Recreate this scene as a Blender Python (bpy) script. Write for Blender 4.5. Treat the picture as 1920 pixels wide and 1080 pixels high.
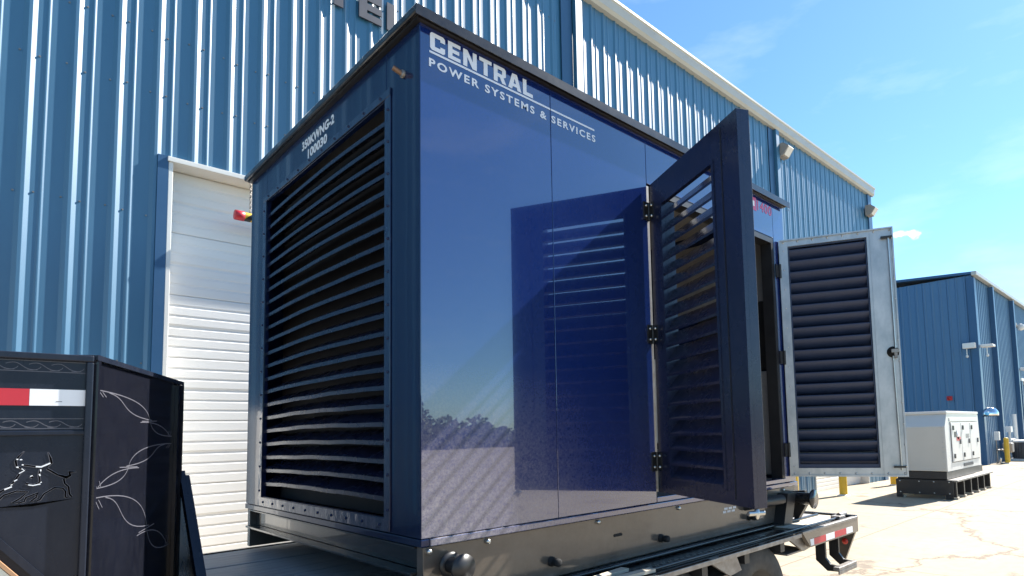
import bpy, math, random
from mathutils import Matrix, Vector
rnd = random.Random(7)
for o in list(bpy.data.objects):
    bpy.data.objects.remove(o)
S = bpy.context.scene
COL = S.collection

# ------------------------------------------------------------------ camera
# orientation solved from the vanishing points of the enclosure edges
PX, PY, F = 1084.886, 721.028, 1135.121          # principal point and focal length in 1920x1080 pixels
def _d(x, y):
    return Vector((x - PX, y - PY, F)).normalized()
XC, YC, ZC = _d(2235, 785), _d(-42, 839), _d(750, -13400)
CAM_H = 1.65
cam = bpy.data.cameras.new('camera')
camo = bpy.data.objects.new('camera', cam)
COL.objects.link(camo)
rot = Matrix(((XC.x, -XC.y, -XC.z), (YC.x, -YC.y, -YC.z), (ZC.x, -ZC.y, -ZC.z)))
camo.matrix_world = Matrix.Translation((0, 0, CAM_H)) @ rot.to_4x4()
cam.sensor_fit = 'HORIZONTAL'
cam.sensor_width = 36.0
cam.lens = F / 1920 * 36.0
cam.shift_x = (960 - PX) / 1920
cam.shift_y = (PY - 540) / 1920
cam.clip_start = 0.05
cam.clip_end = 4000
S.camera = camo

# ------------------------------------------------------------------ sky, sun, exposure
SUN_ELEV = math.radians(43.0)
SUN_OFF = math.radians(9.5)                       # off the +X axis, away from the warehouse wall
sun_dir = Vector((math.cos(SUN_ELEV) * math.cos(SUN_OFF), -math.cos(SUN_ELEV) * math.sin(SUN_OFF), math.sin(SUN_ELEV)))
world = bpy.data.worlds.new('World')
S.world = world
world.use_nodes = True
wn, wl = world.node_tree.nodes, world.node_tree.links
wn.clear()
w_out = wn.new('ShaderNodeOutputWorld')
w_bg = wn.new('ShaderNodeBackground')
w_sky = wn.new('ShaderNodeTexSky')
w_sky.sky_type = 'NISHITA'
w_sky.sun_disc = False
w_sky.sun_elevation = SUN_ELEV
w_sky.sun_rotation = math.radians(90) + SUN_OFF
w_sky.altitude = 300
w_sky.air_density = 1.0
w_sky.dust_density = 0.15
w_sky.ozone_density = 2.0
w_bg.inputs['Strength'].default_value = 0.078
# thin small clouds, scattered evenly round the horizon belt
tc = wn.new('ShaderNodeTexCoord')
mp = wn.new('ShaderNodeMapping'); mp.inputs['Scale'].default_value = (1.0, 1.0, 3.5)
mp.inputs['Location'].default_value = (0.0, 0.0, 0.0)
cn = wn.new('ShaderNodeTexNoise'); cn.inputs['Scale'].default_value = 4.2; cn.inputs['Detail'].default_value = 7.0
cn.inputs['Roughness'].default_value = 0.55
cr = wn.new('ShaderNodeValToRGB')
cr.color_ramp.elements[0].position = 0.52; cr.color_ramp.elements[1].position = 0.85
cr.color_ramp.elements[1].color = (0.20, 0.20, 0.20, 1)
cm = wn.new('ShaderNodeMix'); cm.data_type = 'RGBA'
cm.inputs[7].default_value = (9.0, 9.3, 9.6, 1)
wl.new(tc.outputs['Generated'], mp.inputs['Vector'])
wl.new(mp.outputs['Vector'], cn.inputs['Vector'])
wl.new(cn.outputs['Fac'], cr.inputs['Fac'])
CD = (0.9247, 0.2670, 0.2715)   # direction of the one small cloud above the far building
vs_ = wn.new('ShaderNodeVectorMath'); vs_.operation = 'SUBTRACT'; vs_.inputs[1].default_value = CD
wl.new(tc.outputs['Generated'], vs_.inputs[0])
vm_ = wn.new('ShaderNodeVectorMath'); vm_.operation = 'MULTIPLY'; vm_.inputs[1].default_value = (55, 55, 150)
wl.new(vs_.outputs[0], vm_.inputs[0])
cn2 = wn.new('ShaderNodeTexNoise'); cn2.inputs['Scale'].default_value = 55; cn2.inputs['Detail'].default_value = 6
wl.new(tc.outputs['Generated'], cn2.inputs['Vector'])
ln_ = wn.new('ShaderNodeVectorMath'); ln_.operation = 'LENGTH'; wl.new(vm_.outputs[0], ln_.inputs[0])
ad_ = wn.new('ShaderNodeMath'); ad_.operation = 'MULTIPLY_ADD'; ad_.inputs[1].default_value = 3.6; wl.new(cn2.outputs['Fac'], ad_.inputs[0]); wl.new(ln_.outputs['Value'], ad_.inputs[2])
mr_ = wn.new('ShaderNodeMapRange'); mr_.inputs['From Min'].default_value = 2.75; mr_.inputs['From Max'].default_value = 1.9; wl.new(ad_.outputs[0], mr_.inputs['Value'])
mxc = wn.new('ShaderNodeMath'); mxc.operation = 'MAXIMUM'; wl.new(cr.outputs['Color'], mxc.inputs[0]); wl.new(mr_.outputs['Result'], mxc.inputs[1])
wl.new(mxc.outputs[0], cm.inputs['Factor'])
tint = wn.new('ShaderNodeMix'); tint.data_type = 'RGBA'; tint.blend_type = 'MULTIPLY'; tint.inputs['Factor'].default_value = 1.0
tint.inputs[7].default_value = (0.70, 0.96, 1.08, 1)
wl.new(w_sky.outputs['Color'], tint.inputs[6])
wl.new(tint.outputs[2], cm.inputs[6])
wl.new(cm.outputs[2], w_bg.inputs['Color'])
wl.new(w_bg.outputs['Background'], w_out.inputs['Surface'])

sun = bpy.data.lights.new('sun', 'SUN')
sun.energy = 5.0
sun.angle = math.radians(0.55)
sun.color = (1.0, 0.955, 0.88)
suno = bpy.data.objects.new('sun', sun)
COL.objects.link(suno)
suno.rotation_euler = sun_dir.to_track_quat('Z', 'Y').to_euler()
suno.location = (20, -6, 30)
S.view_settings.view_transform = 'Standard'
S.view_settings.look = 'None'
S.view_settings.gamma = 1.0
S.view_settings.use_curve_mapping = False
S.view_settings.exposure = 1.5

# ------------------------------------------------------------------ materials
def mat(name, col, rough=0.5, metal=0.0, spec=0.5, coat=0.0, noise=None, bump=None, dust=None, coat_rough=0.03, coat_ior=1.5, lit_dust=None):
    """noise=(scale, amount, colour2) colour variation; bump=(scale, strength, distance); dust=(scale, lo, hi, colour)"""
    m = bpy.data.materials.new(name)
    m.use_nodes = True
    n, l = m.node_tree.nodes, m.node_tree.links
    b = n['Principled BSDF']
    b.inputs['Base Color'].default_value = (*col, 1)
    b.inputs['Roughness'].default_value = rough
    b.inputs['Metallic'].default_value = metal
    b.inputs['Specular IOR Level'].default_value = spec
    b.inputs['Coat Weight'].default_value = coat
    b.inputs['Coat Roughness'].default_value = coat_rough
    b.inputs['Coat IOR'].default_value = coat_ior
    geo = n.new('ShaderNodeTexCoord')
    colour = None
    if noise:
        sc, amt, c2 = noise
        t = n.new('ShaderNodeTexNoise')
        t.inputs['Scale'].default_value = sc if not isinstance(sc, tuple) else 1.0
        t.inputs['Detail'].default_value = 8
        t.inputs['Roughness'].default_value = 0.6
        if isinstance(sc, tuple):
            mpn = n.new('ShaderNodeMapping'); mpn.inputs['Scale'].default_value = sc
            l.new(geo.outputs['Object'], mpn.inputs['Vector']); l.new(mpn.outputs['Vector'], t.inputs['Vector'])
        else:
            l.new(geo.outputs['Object'], t.inputs['Vector'])
        r = n.new('ShaderNodeMapRange')
        r.inputs['From Min'].default_value = 0.35; r.inputs['From Max'].default_value = 0.7
        r.inputs['To Min'].default_value = 0.0; r.inputs['To Max'].default_value = amt
        l.new(t.outputs['Fac'], r.inputs['Value'])
        x = n.new('ShaderNodeMix'); x.data_type = 'RGBA'
        x.inputs[6].default_value = (*col, 1); x.inputs[7].default_value = (*c2, 1)
        l.new(r.outputs['Result'], x.inputs['Factor'])
        l.new(x.outputs[2], b.inputs['Base Color'])
        colour = x.outputs[2]
        rr = n.new('ShaderNodeMapRange')
        rr.inputs['To Min'].default_value = max(0.0, rough - 0.06); rr.inputs['To Max'].default_value = min(1.0, rough + 0.1)
        l.new(t.outputs['Fac'], rr.inputs['Value'])
        l.new(rr.outputs['Result'], b.inputs['Roughness'])
    if bump:
        sc, st, dist = bump
        t2 = n.new('ShaderNodeTexNoise')
        t2.inputs['Detail'].default_value = 3
        if isinstance(sc, tuple):
            t2.inputs['Scale'].default_value = 1.0
            mp2 = n.new('ShaderNodeMapping'); mp2.inputs['Scale'].default_value = sc
            l.new(geo.outputs['Object'], mp2.inputs['Vector']); l.new(mp2.outputs['Vector'], t2.inputs['Vector'])
        else:
            t2.inputs['Scale'].default_value = sc
            l.new(geo.outputs['Object'], t2.inputs['Vector'])
        bp = n.new('ShaderNodeBump')
        bp.inputs['Strength'].default_value = st; bp.inputs['Distance'].default_value = dist
        l.new(t2.outputs['Fac'], bp.inputs['Height'])
        l.new(bp.outputs['Normal'], b.inputs['Normal'])
        if coat:
            l.new(bp.outputs['Normal'], b.inputs['Coat Normal'])
    if dust:
        sc, lo, hi, dc = dust
        d = n.new('ShaderNodeBsdfDiffuse'); d.inputs['Color'].default_value = (*dc, 1)
        t3 = n.new('ShaderNodeTexNoise'); t3.inputs['Detail'].default_value = 10; t3.inputs['Roughness'].default_value = 0.72
        if isinstance(sc, tuple):
            t3.inputs['Scale'].default_value = 1.0
            mp3 = n.new('ShaderNodeMapping'); mp3.inputs['Scale'].default_value = sc
            l.new(geo.outputs['Object'], mp3.inputs['Vector']); l.new(mp3.outputs['Vector'], t3.inputs['Vector'])
        else:
            t3.inputs['Scale'].default_value = sc
            l.new(geo.outputs['Object'], t3.inputs['Vector'])
        r3 = n.new('ShaderNodeMapRange')
        r3.inputs['From Min'].default_value = 0.36; r3.inputs['From Max'].default_value = 0.68
        r3.inputs['To Min'].default_value = lo; r3.inputs['To Max'].default_value = hi
        l.new(t3.outputs['Fac'], r3.inputs['Value'])
        fac = r3.outputs['Result']
        if lit_dust:                                      # dust plus painted sunlight, denser low down at the near corner: (z full, z none, amount)
            sp_ = n.new('ShaderNodeSeparateXYZ'); l.new(geo.outputs['Object'], sp_.inputs[0])
            t4 = n.new('ShaderNodeTexNoise'); t4.inputs['Scale'].default_value = 75; t4.inputs['Detail'].default_value = 6; t4.inputs['Roughness'].default_value = 0.8
            l.new(geo.outputs['Object'], t4.inputs['Vector'])
            r4 = n.new('ShaderNodeMapRange'); r4.inputs['From Min'].default_value = lit_dust[1]; r4.inputs['From Max'].default_value = lit_dust[0]
            r4.inputs['To Max'].default_value = lit_dust[2]; l.new(sp_.outputs['Z'], r4.inputs['Value'])
            r5 = n.new('ShaderNodeMapRange'); r5.inputs['From Min'].default_value = 0.38; r5.inputs['From Max'].default_value = 0.66; r5.inputs['To Min'].default_value = 0.35; r5.inputs['To Max'].default_value = 2.0
            l.new(t4.outputs['Fac'], r5.inputs['Value'])
            r6 = n.new('ShaderNodeMapRange'); r6.inputs['From Min'].default_value = 2.5; r6.inputs['From Max'].default_value = 1.45; r6.inputs['To Min'].default_value = 0.12
            l.new(sp_.outputs['X'], r6.inputs['Value'])
            mz = n.new('ShaderNodeMath'); mz.operation = 'MULTIPLY'; l.new(r4.outputs['Result'], mz.inputs[0]); l.new(r6.outputs['Result'], mz.inputs[1])
            ml = n.new('ShaderNodeMath'); ml.operation = 'MULTIPLY_ADD'; l.new(mz.outputs[0], ml.inputs[0]); l.new(r5.outputs['Result'], ml.inputs[1]); l.new(fac, ml.inputs[2])
            fac = ml.outputs[0]
        ms = n.new('ShaderNodeMixShader')
        l.new(fac, ms.inputs['Fac'])
        l.new(b.outputs['BSDF'], ms.inputs[1]); l.new(d.outputs['BSDF'], ms.inputs[2])
        l.new(ms.outputs['Shader'], n['Material Output'].inputs['Surface'])
    return m

M = {}
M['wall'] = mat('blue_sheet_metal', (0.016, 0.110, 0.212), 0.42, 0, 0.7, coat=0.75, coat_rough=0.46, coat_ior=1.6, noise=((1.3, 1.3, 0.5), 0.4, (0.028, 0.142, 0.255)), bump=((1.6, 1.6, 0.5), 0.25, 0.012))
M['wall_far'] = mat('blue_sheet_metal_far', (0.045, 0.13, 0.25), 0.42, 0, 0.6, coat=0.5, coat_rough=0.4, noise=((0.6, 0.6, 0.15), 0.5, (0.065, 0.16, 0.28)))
M['trim_blue'] = mat('blue_trim', (0.028, 0.09, 0.19), 0.35, noise=(3, 0.3, (0.04, 0.11, 0.22)))
M['trim_white'] = mat('cream_trim', (0.74, 0.73, 0.69), 0.4, noise=(2.0, 0.4, (0.62, 0.60, 0.55)))
M['gutter'] = mat('gutter_paint', (0.46, 0.47, 0.43), 0.35, noise=(1.2, 0.5, (0.36, 0.37, 0.34)))
M['door_white'] = mat('white_door_paint', (0.76, 0.76, 0.75), 0.38, noise=((0.7, 0.7, 3.0), 0.5, (0.66, 0.64, 0.60)), bump=(2.0, 0.15, 0.01))
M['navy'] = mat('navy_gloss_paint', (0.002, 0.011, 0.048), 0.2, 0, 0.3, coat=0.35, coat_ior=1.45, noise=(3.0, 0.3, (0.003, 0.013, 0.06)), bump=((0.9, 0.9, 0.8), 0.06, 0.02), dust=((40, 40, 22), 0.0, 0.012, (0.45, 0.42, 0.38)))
M['navy_sheet'] = mat('navy_crumpled_flange', (0.002, 0.011, 0.05), 0.22, 0, 0.5, coat=0.5, coat_ior=1.5, noise=(9, 0.5, (0.004, 0.016, 0.065)), bump=((11, 11, 8), 0.35, 0.012), dust=((40, 40, 22), 0.0, 0.03, (0.45, 0.42, 0.38)))
M['navy_side'] = mat('navy_gloss_side', (0.002, 0.016, 0.115), 0.10, 0, 0.5, coat=1.0, coat_rough=0.012, coat_ior=1.95, noise=(2.0, 0.3, (0.003, 0.02, 0.13)), bump=((0.8, 0.8, 0.9), 0.035, 0.02), dust=((90, 90, 50), 0.0, 0.016, (0.55, 0.50, 0.45)), lit_dust=(1.15, 2.0, 0.30))
M['navy_door'] = mat('navy_door_paint', (0.005, 0.009, 0.034), 0.25, 0, 0.5, coat=0.4, coat_rough=0.12, noise=(4.0, 0.5, (0.007, 0.012, 0.045)), dust=((30, 30, 15), 0.0, 0.03, (0.4, 0.38, 0.38)))
M['blade_navy'] = mat('louver_navy', (0.003, 0.006, 0.026), 0.25, 0, 0.4, coat=0.25, coat_rough=0.15, noise=(6, 0.5, (0.008, 0.013, 0.05)), dust=(24, 0.0, 0.05, (0.3, 0.25, 0.22)))
M['blade_grey'] = mat('louver_dull_navy', (0.020, 0.036, 0.085), 0.45, 0, 0.5, noise=(9, 0.6, (0.028, 0.048, 0.11)), bump=(22, 0.3, 0.004))
M['black_gloss'] = mat('black_gloss_paint', (0.008, 0.008, 0.010), 0.2, 0, 0.4, coat=0.4, noise=(5, 0.5, (0.013, 0.013, 0.015)), bump=(1.2, 0.1, 0.01), dust=((12, 12, 12), 0.0, 0.05, (0.42, 0.37, 0.31)))
M['black_skid'] = mat('black_tank_paint', (0.014, 0.013, 0.013), 0.2, 0, 0.5, coat=0.7, noise=(3, 0.5, (0.02, 0.018, 0.017)), bump=(1.1, 0.1, 0.01), dust=((5, 5, 5), 0.14, 0.26, (0.46, 0.37, 0.29)))
M['black'] = mat('black_paint', (0.014, 0.014, 0.016), 0.4, noise=(8, 0.6, (0.03, 0.03, 0.032)))
M['black_neck'] = mat('black_trailer_paint', (0.009, 0.014, 0.027), 0.25, 0, 0.25, coat=0.06, coat_rough=0.08, noise=(6, 0.6, (0.015, 0.018, 0.03)), bump=(3, 0.08, 0.008), dust=((40, 40, 14), 0.0, 0.022, (0.30, 0.29, 0.29)))
M['black_wing'] = mat('black_wing_paint', (0.005, 0.006, 0.011), 0.22, 0, 0.4, coat=0.2, coat_rough=0.08, noise=(6, 0.6, (0.008, 0.009, 0.016)), bump=(3, 0.08, 0.008), dust=((40, 40, 14), 0.0, 0.012, (0.30, 0.29, 0.29)))
M['cut_shade'] = mat('cut_shade_black', (0.002, 0.002, 0.002), 1.0, 0, 0.0, noise=(50, 0.5, (0.003, 0.003, 0.003)))
M['matt_black'] = mat('dull_black', (0.01, 0.01, 0.011), 0.85, noise=(20, 0.5, (0.02, 0.02, 0.02)))
M['radiator'] = mat('radiator_mesh', (0.006, 0.007, 0.012), 0.7, noise=(60, 0.8, (0.016, 0.014, 0.018)))
M['interior'] = mat('interior_grey', (0.22, 0.22, 0.225), 0.7, noise=(12, 0.6, (0.30, 0.29, 0.28)), bump=(40, 0.2, 0.004))
M['foam'] = mat('foam_lining', (0.34, 0.34, 0.34), 0.95, noise=(30, 0.7, (0.42, 0.41, 0.39)), bump=(60, 0.5, 0.006))
M['galv'] = mat('galvanised_steel', (0.36, 0.38, 0.40), 0.42, 0.7, 0.5, noise=((9, 9, 5), 0.9, (0.55, 0.56, 0.57)), bump=(14, 0.1, 0.004))
M['steel'] = mat('bright_steel', (0.62, 0.62, 0.60), 0.3, 0.9, noise=(25, 0.6, (0.45, 0.44, 0.42)))
M['worn_steel'] = mat('worn_steel', (0.30, 0.29, 0.28), 0.45, 0.6, noise=(18, 0.8, (0.16, 0.13, 0.11)))
M['white'] = mat('white_vinyl', (0.80, 0.81, 0.83), 0.4, noise=(12, 0.3, (0.72, 0.73, 0.76)))
M['lettering'] = mat('white_lettering', (0.72, 0.75, 0.80), 0.45, noise=(40, 0.3, (0.60, 0.64, 0.70)))
M['red_print'] = mat('red_lettering', (0.55, 0.09, 0.20), 0.4, noise=(30, 0.4, (0.48, 0.10, 0.22)))
M['pinstripe'] = mat('pinstripe_grey', (0.11, 0.11, 0.13), 0.5, noise=(60, 0.7, (0.06, 0.06, 0.08)))
M['red'] = mat('red_tape', (0.52, 0.025, 0.04), 0.35, noise=((30, 30, 30), 0.4, (0.42, 0.02, 0.035)))
M['yellow'] = mat('yellow_paint', (0.72, 0.44, 0.03), 0.5, noise=(9, 0.5, (0.55, 0.33, 0.03)), bump=(20, 0.2, 0.004))
M['rubber'] = mat('tyre_rubber', (0.028, 0.027, 0.026), 0.75, noise=(14, 0.9, (0.075, 0.07, 0.065)))
M['rim'] = mat('rim_paint', (0.06, 0.06, 0.065), 0.4, 0.3, noise=(10, 0.6, (0.12, 0.11, 0.10)))
M['wood'] = mat('weathered_plank', (0.20, 0.20, 0.205), 0.5, noise=((2.0, 45, 45), 0.95, (0.40, 0.39, 0.39)), bump=((2.0, 60, 60), 0.5, 0.006))
M['timber'] = mat('pale_timber', (0.56, 0.50, 0.41), 0.75, noise=((6, 30, 30), 0.7, (0.44, 0.37, 0.28)))
M['genset_white'] = mat('genset_white_paint', (0.66, 0.65, 0.62), 0.32, noise=(3, 0.4, (0.58, 0.57, 0.54)))
M['genset_front'] = mat('genset_beige_paint', (0.56, 0.54, 0.49), 0.45, noise=(3, 0.4, (0.50, 0.48, 0.43)))
M['copper'] = mat('copper_pipe', (0.25, 0.15, 0.10), 0.5, 0.4, noise=(20, 0.6, (0.16, 0.11, 0.08)))
M['mirror'] = mat('mirror_glass', (0.85, 0.87, 0.88), 0.03, 1.0, noise=(3, 0.1, (0.8, 0.82, 0.84)))
M['lamp_glass'] = mat('lamp_lens', (0.70, 0.70, 0.66), 0.15, 0, 0.6, noise=(30, 0.4, (0.55, 0.55, 0.52)))
M['lamp_body'] = mat('lamp_housing', (0.30, 0.28, 0.25), 0.5, noise=(15, 0.5, (0.22, 0.20, 0.18)))
M['cream_panel'] = mat('cream_panel', (0.70, 0.66, 0.55), 0.5, noise=(5, 0.4, (0.62, 0.57, 0.46)))
M['tan'] = mat('tan_trim', (0.42, 0.24, 0.13), 0.5, noise=(10, 0.5, (0.34, 0.19, 0.10)))
M['sign_grey'] = mat('sign_letter_grey', (0.045, 0.05, 0.07), 0.45, noise=(8, 0.3, (0.06, 0.065, 0.09)))
M['leaf'] = mat('tree_leaf', (0.05, 0.085, 0.03), 0.7, noise=(0.6, 0.8, (0.08, 0.11, 0.045)))
M['lens_red'] = mat('red_lens', (0.45, 0.03, 0.02), 0.2, noise=(20, 0.3, (0.35, 0.02, 0.02)))
M['ac_grey'] = mat('condenser_grey', (0.07, 0.07, 0.072), 0.6, noise=(12, 0.6, (0.11, 0.105, 0.10)))

def concrete():
    m = bpy.data.materials.new('sunlit_concrete'); m.use_nodes = True
    n, l = m.node_tree.nodes, m.node_tree.links
    b = n['Principled BSDF']; b.inputs['Roughness'].default_value = 0.85; b.inputs['Specular IOR Level'].default_value = 0.3
    g = n.new('ShaderNodeTexCoord')
    def noise(sc, det=8, ro=0.6):
        t = n.new('ShaderNodeTexNoise'); t.inputs['Scale'].default_value = sc; t.inputs['Detail'].default_value = det
        t.inputs['Roughness'].default_value = ro; l.new(g.outputs['Object'], t.inputs['Vector']); return t.outputs['Fac']
    def ramp(v, a, b_, lo=0.0, hi=1.0):
        r = n.new('ShaderNodeMapRange'); r.inputs['From Min'].default_value = a; r.inputs['From Max'].default_value = b_
        r.inputs['To Min'].default_value = lo; r.inputs['To Max'].default_value = hi; l.new(v, r.inputs['Value']); return r.outputs['Result']
    def mix(f, a, b_):
        x = n.new('ShaderNodeMix'); x.data_type = 'RGBA'
        l.new(f, x.inputs['Factor'])
        if isinstance(a, tuple): x.inputs[6].default_value = (*a, 1)
        else: l.new(a, x.inputs[6])
        if isinstance(b_, tuple): x.inputs[7].default_value = (*b_, 1)
        else: l.new(b_, x.inputs[7])
        return x.outputs[2]
    c = mix(ramp(noise(0.5), 0.3, 0.7), (0.40, 0.335, 0.245), (0.33, 0.275, 0.20))
    c = mix(ramp(noise(7.0, 6), 0.45, 0.75, 0, 0.5), c, (0.27, 0.215, 0.155))
    c = mix(ramp(noise(0.23, 10, 0.65), 0.56, 0.66, 0, 0.8), c, (0.225, 0.18, 0.14))
    c = mix(ramp(noise(1.1, 9, 0.7), 0.60, 0.66, 0, 0.8), c, (0.17, 0.135, 0.105))
    # sawn joints every 4.5 m
    sep = n.new('ShaderNodeSeparateXYZ'); l.new(g.outputs['Object'], sep.inputs[0])
    ws = noise(2.0, 4)
    def joint(axis, off):
        a = n.new('ShaderNodeMath'); a.operation = 'MULTIPLY_ADD'; a.inputs[1].default_value = 1 / 4.5; a.inputs[2].default_value = off
        l.new(sep.outputs[axis], a.inputs[0])
        w = n.new('ShaderNodeMath'); w.operation = 'MULTIPLY_ADD'; w.inputs[1].default_value = 0.008; l.new(ws, w.inputs[0]); l.new(a.outputs[0], w.inputs[2])
        fr = n.new('ShaderNodeMath'); fr.operation = 'FRACT'; l.new(w.outputs[0], fr.inputs[0])
        lt = n.new('ShaderNodeMath'); lt.operation = 'LESS_THAN'; lt.inputs[1].default_value = 0.006; l.new(fr.outputs[0], lt.inputs[0])
        return lt.outputs[0]
    mx = n.new('ShaderNodeMath'); mx.operation = 'MAXIMUM'; l.new(joint('X', 0.31), mx.inputs[0]); l.new(joint('Y', 0.2), mx.inputs[1])
    jf = n.new('ShaderNodeMath'); jf.operation = 'MULTIPLY'; jf.inputs[1].default_value = 0.85; l.new(mx.outputs[0], jf.inputs[0])
    c = mix(jf.outputs[0], c, (0.20, 0.15, 0.11))
    vo = n.new('ShaderNodeTexVoronoi'); vo.feature = 'DISTANCE_TO_EDGE'; vo.inputs['Scale'].default_value = 0.16
    wv = n.new('ShaderNodeVectorMath'); wv.operation = 'MULTIPLY_ADD'
    nz = n.new('ShaderNodeTexNoise'); nz.inputs['Scale'].default_value = 0.9; nz.inputs['Detail'].default_value = 8; nz.inputs['Roughness'].default_value = 0.65
    l.new(g.outputs['Object'], nz.inputs['Vector'])
    l.new(nz.outputs['Color'], wv.inputs[0]); wv.inputs[1].default_value = (2.6, 2.6, 0); l.new(g.outputs['Object'], wv.inputs[2])
    l.new(wv.outputs[0], vo.inputs['Vector'])
    c = mix(ramp(vo.outputs['Distance'], 0.010, 0.003, 0, 0.75), c, (0.15, 0.11, 0.08))
    c = mix(ramp(noise(26.0, 4, 0.8), 0.62, 0.75, 0, 0.5), c, (0.22, 0.175, 0.13))
    c = mix(ramp(noise(0.055, 6, 0.7), 0.52, 0.70, 0, 0.45), c, (0.26, 0.22, 0.17))
    l.new(c, b.inputs['Base Color'])
    bp = n.new('ShaderNodeBump'); bp.inputs['Strength'].default_value = 0.3; bp.inputs['Distance'].default_value = 0.01
    l.new(noise(40, 6), bp.inputs['Height']); l.new(bp.outputs['Normal'], b.inputs['Normal'])
    return m
M['concrete'] = concrete()

# ------------------------------------------------------------------ mesh helpers
class MB:
    def __init__(s): s.v = []; s.f = []; s.sm = []
    def add(s, vs, fs, smooth=False):
        b = len(s.v); s.v += [tuple(v) for v in vs]
        s.f += [tuple(i + b for i in f) for f in fs]; s.sm += [smooth] * len(fs); return s
    def box(s, a, b):
        x0, y0, z0 = a; x1, y1, z1 = b
        x0, x1 = min(x0, x1), max(x0, x1); y0, y1 = min(y0, y1), max(y0, y1); z0, z1 = min(z0, z1), max(z0, z1)
        return s.add([(x0, y0, z0), (x1, y0, z0), (x1, y1, z0), (x0, y1, z0), (x0, y0, z1), (x1, y0, z1), (x1, y1, z1), (x0, y1, z1)],
                     [(0, 3, 2, 1), (4, 5, 6, 7), (0, 1, 5, 4), (1, 2, 6, 5), (2, 3, 7, 6), (3, 0, 4, 7)])
    def prism(s, poly, o, u, v, w, smooth=False):
        """2D polygon extruded: point = o + u*a + v*b, thickness vector w"""
        o, u, v, w = map(Vector, (o, u, v, w)); n = len(poly)
        if u.cross(v).dot(w) < 0: poly = poly[::-1]
        vs = [o + u * a + v * b for a, b in poly] + [o + u * a + v * b + w for a, b in poly]
        s.add(vs[:], [tuple(range(n))[::-1], tuple(range(n, 2 * n))])
        return s.add(vs[:], [(i, (i + 1) % n, (i + 1) % n + n, i + n) for i in range(n)], smooth)
    def tube(s, pts, r, seg=8, cap=True, r2=None):
        pts = [Vector(p) for p in pts]; rings = []
        for i, p in enumerate(pts):
            d = (pts[min(i + 1, len(pts) - 1)] - pts[max(i - 1, 0)]).normalized()
            a = d.cross(Vector((0, 0, 1)) if abs(d.z) < 0.9 else Vector((1, 0, 0))).normalized(); b = d.cross(a)
            rr = r if r2 is None else r + (r2 - r) * i / (len(pts) - 1)
            rings.append([p + a * math.cos(t) * rr + b * math.sin(t) * rr for t in [2 * math.pi * k / seg for k in range(seg)]])
        vs = [v for rg in rings for v in rg]
        fs = [(i * seg + k, i * seg + (k + 1) % seg, (i + 1) * seg + (k + 1) % seg, (i + 1) * seg + k) for i in range(len(pts) - 1) for k in range(seg)]
        s.add(vs, fs, True)
        if cap:
            s.add(rings[0], [tuple(range(seg))[::-1]]); s.add(rings[-1], [tuple(range(seg))])
        return s
    def lathe(s, prof, o, axis, seg=32):
        o = Vector(o); ax = Vector(axis).normalized()
        a = ax.cross(Vector((0, 0, 1)) if abs(ax.z) < 0.9 else Vector((1, 0, 0))).normalized(); b = ax.cross(a)
        vs = [o + ax * h + (a * math.cos(t) + b * math.sin(t)) * r for r, h in prof for t in [2 * math.pi * k / seg for k in range(seg)]]
        fs = [(i * seg + k, i * seg + (k + 1) % seg, (i + 1) * seg + (k + 1) % seg, (i + 1) * seg + k) for i in range(len(prof) - 1) for k in range(seg)]
        return s.add(vs, fs, True)
    def ribbon(s, pts, w, o, u, v, n):
        """flat stroke through 2D points, lying n above the plane o,u,v"""
        o, u, v, n = map(Vector, (o, u, v, n)); L = []; R = []
        for i, p in enumerate(pts):
            q0 = pts[max(i - 1, 0)]; q1 = pts[min(i + 1, len(pts) - 1)]
            dx, dy = q1[0] - q0[0], q1[1] - q0[1]; k = math.hypot(dx, dy) or 1
            ww = w[i] if isinstance(w, (list, tuple)) else w
            nx, ny = -dy / k * ww / 2, dx / k * ww / 2
            L.append(o + u * (p[0] + nx) + v * (p[1] + ny) + n); R.append(o + u * (p[0] - nx) + v * (p[1] - ny) + n)
        k = len(pts)
        return s.add(L + R, [(i + k, i + 1 + k, i + 1, i) for i in range(k - 1)])
    def mesh(s, name, m):
        me = bpy.data.meshes.new(name); me.from_pydata(s.v, [], s.f); me.validate()
        me.polygons.foreach_set('use_smooth', s.sm[:len(me.polygons)])
        if m: me.materials.append(m)
        return me
    def build(s, name, m, parent=None, bevel=0.0, inv=None):
        o = bpy.data.objects.new(name, s.mesh(name, m)); COL.objects.link(o)
        attach(o, parent, inv)
        if bevel:
            bm = o.modifiers.new('bevel', 'BEVEL'); bm.width = bevel; bm.segments = 2; bm.limit_method = 'ANGLE'
            bm.angle_limit = math.radians(40); bm.harden_normals = False
        return o

WORLD = {}                                          # root/part name -> its world matrix
def attach(o, parent, inv=None):
    if parent:
        o.parent = parent
        o.matrix_parent_inverse = (inv if inv is not None else WORLD[parent.name].inverted())
    WORLD[o.name] = Matrix.Identity(4) if parent is None or inv is None else WORLD[parent.name] @ inv
    # meshes are written in world coordinates: the object's own world matrix is the identity

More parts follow.
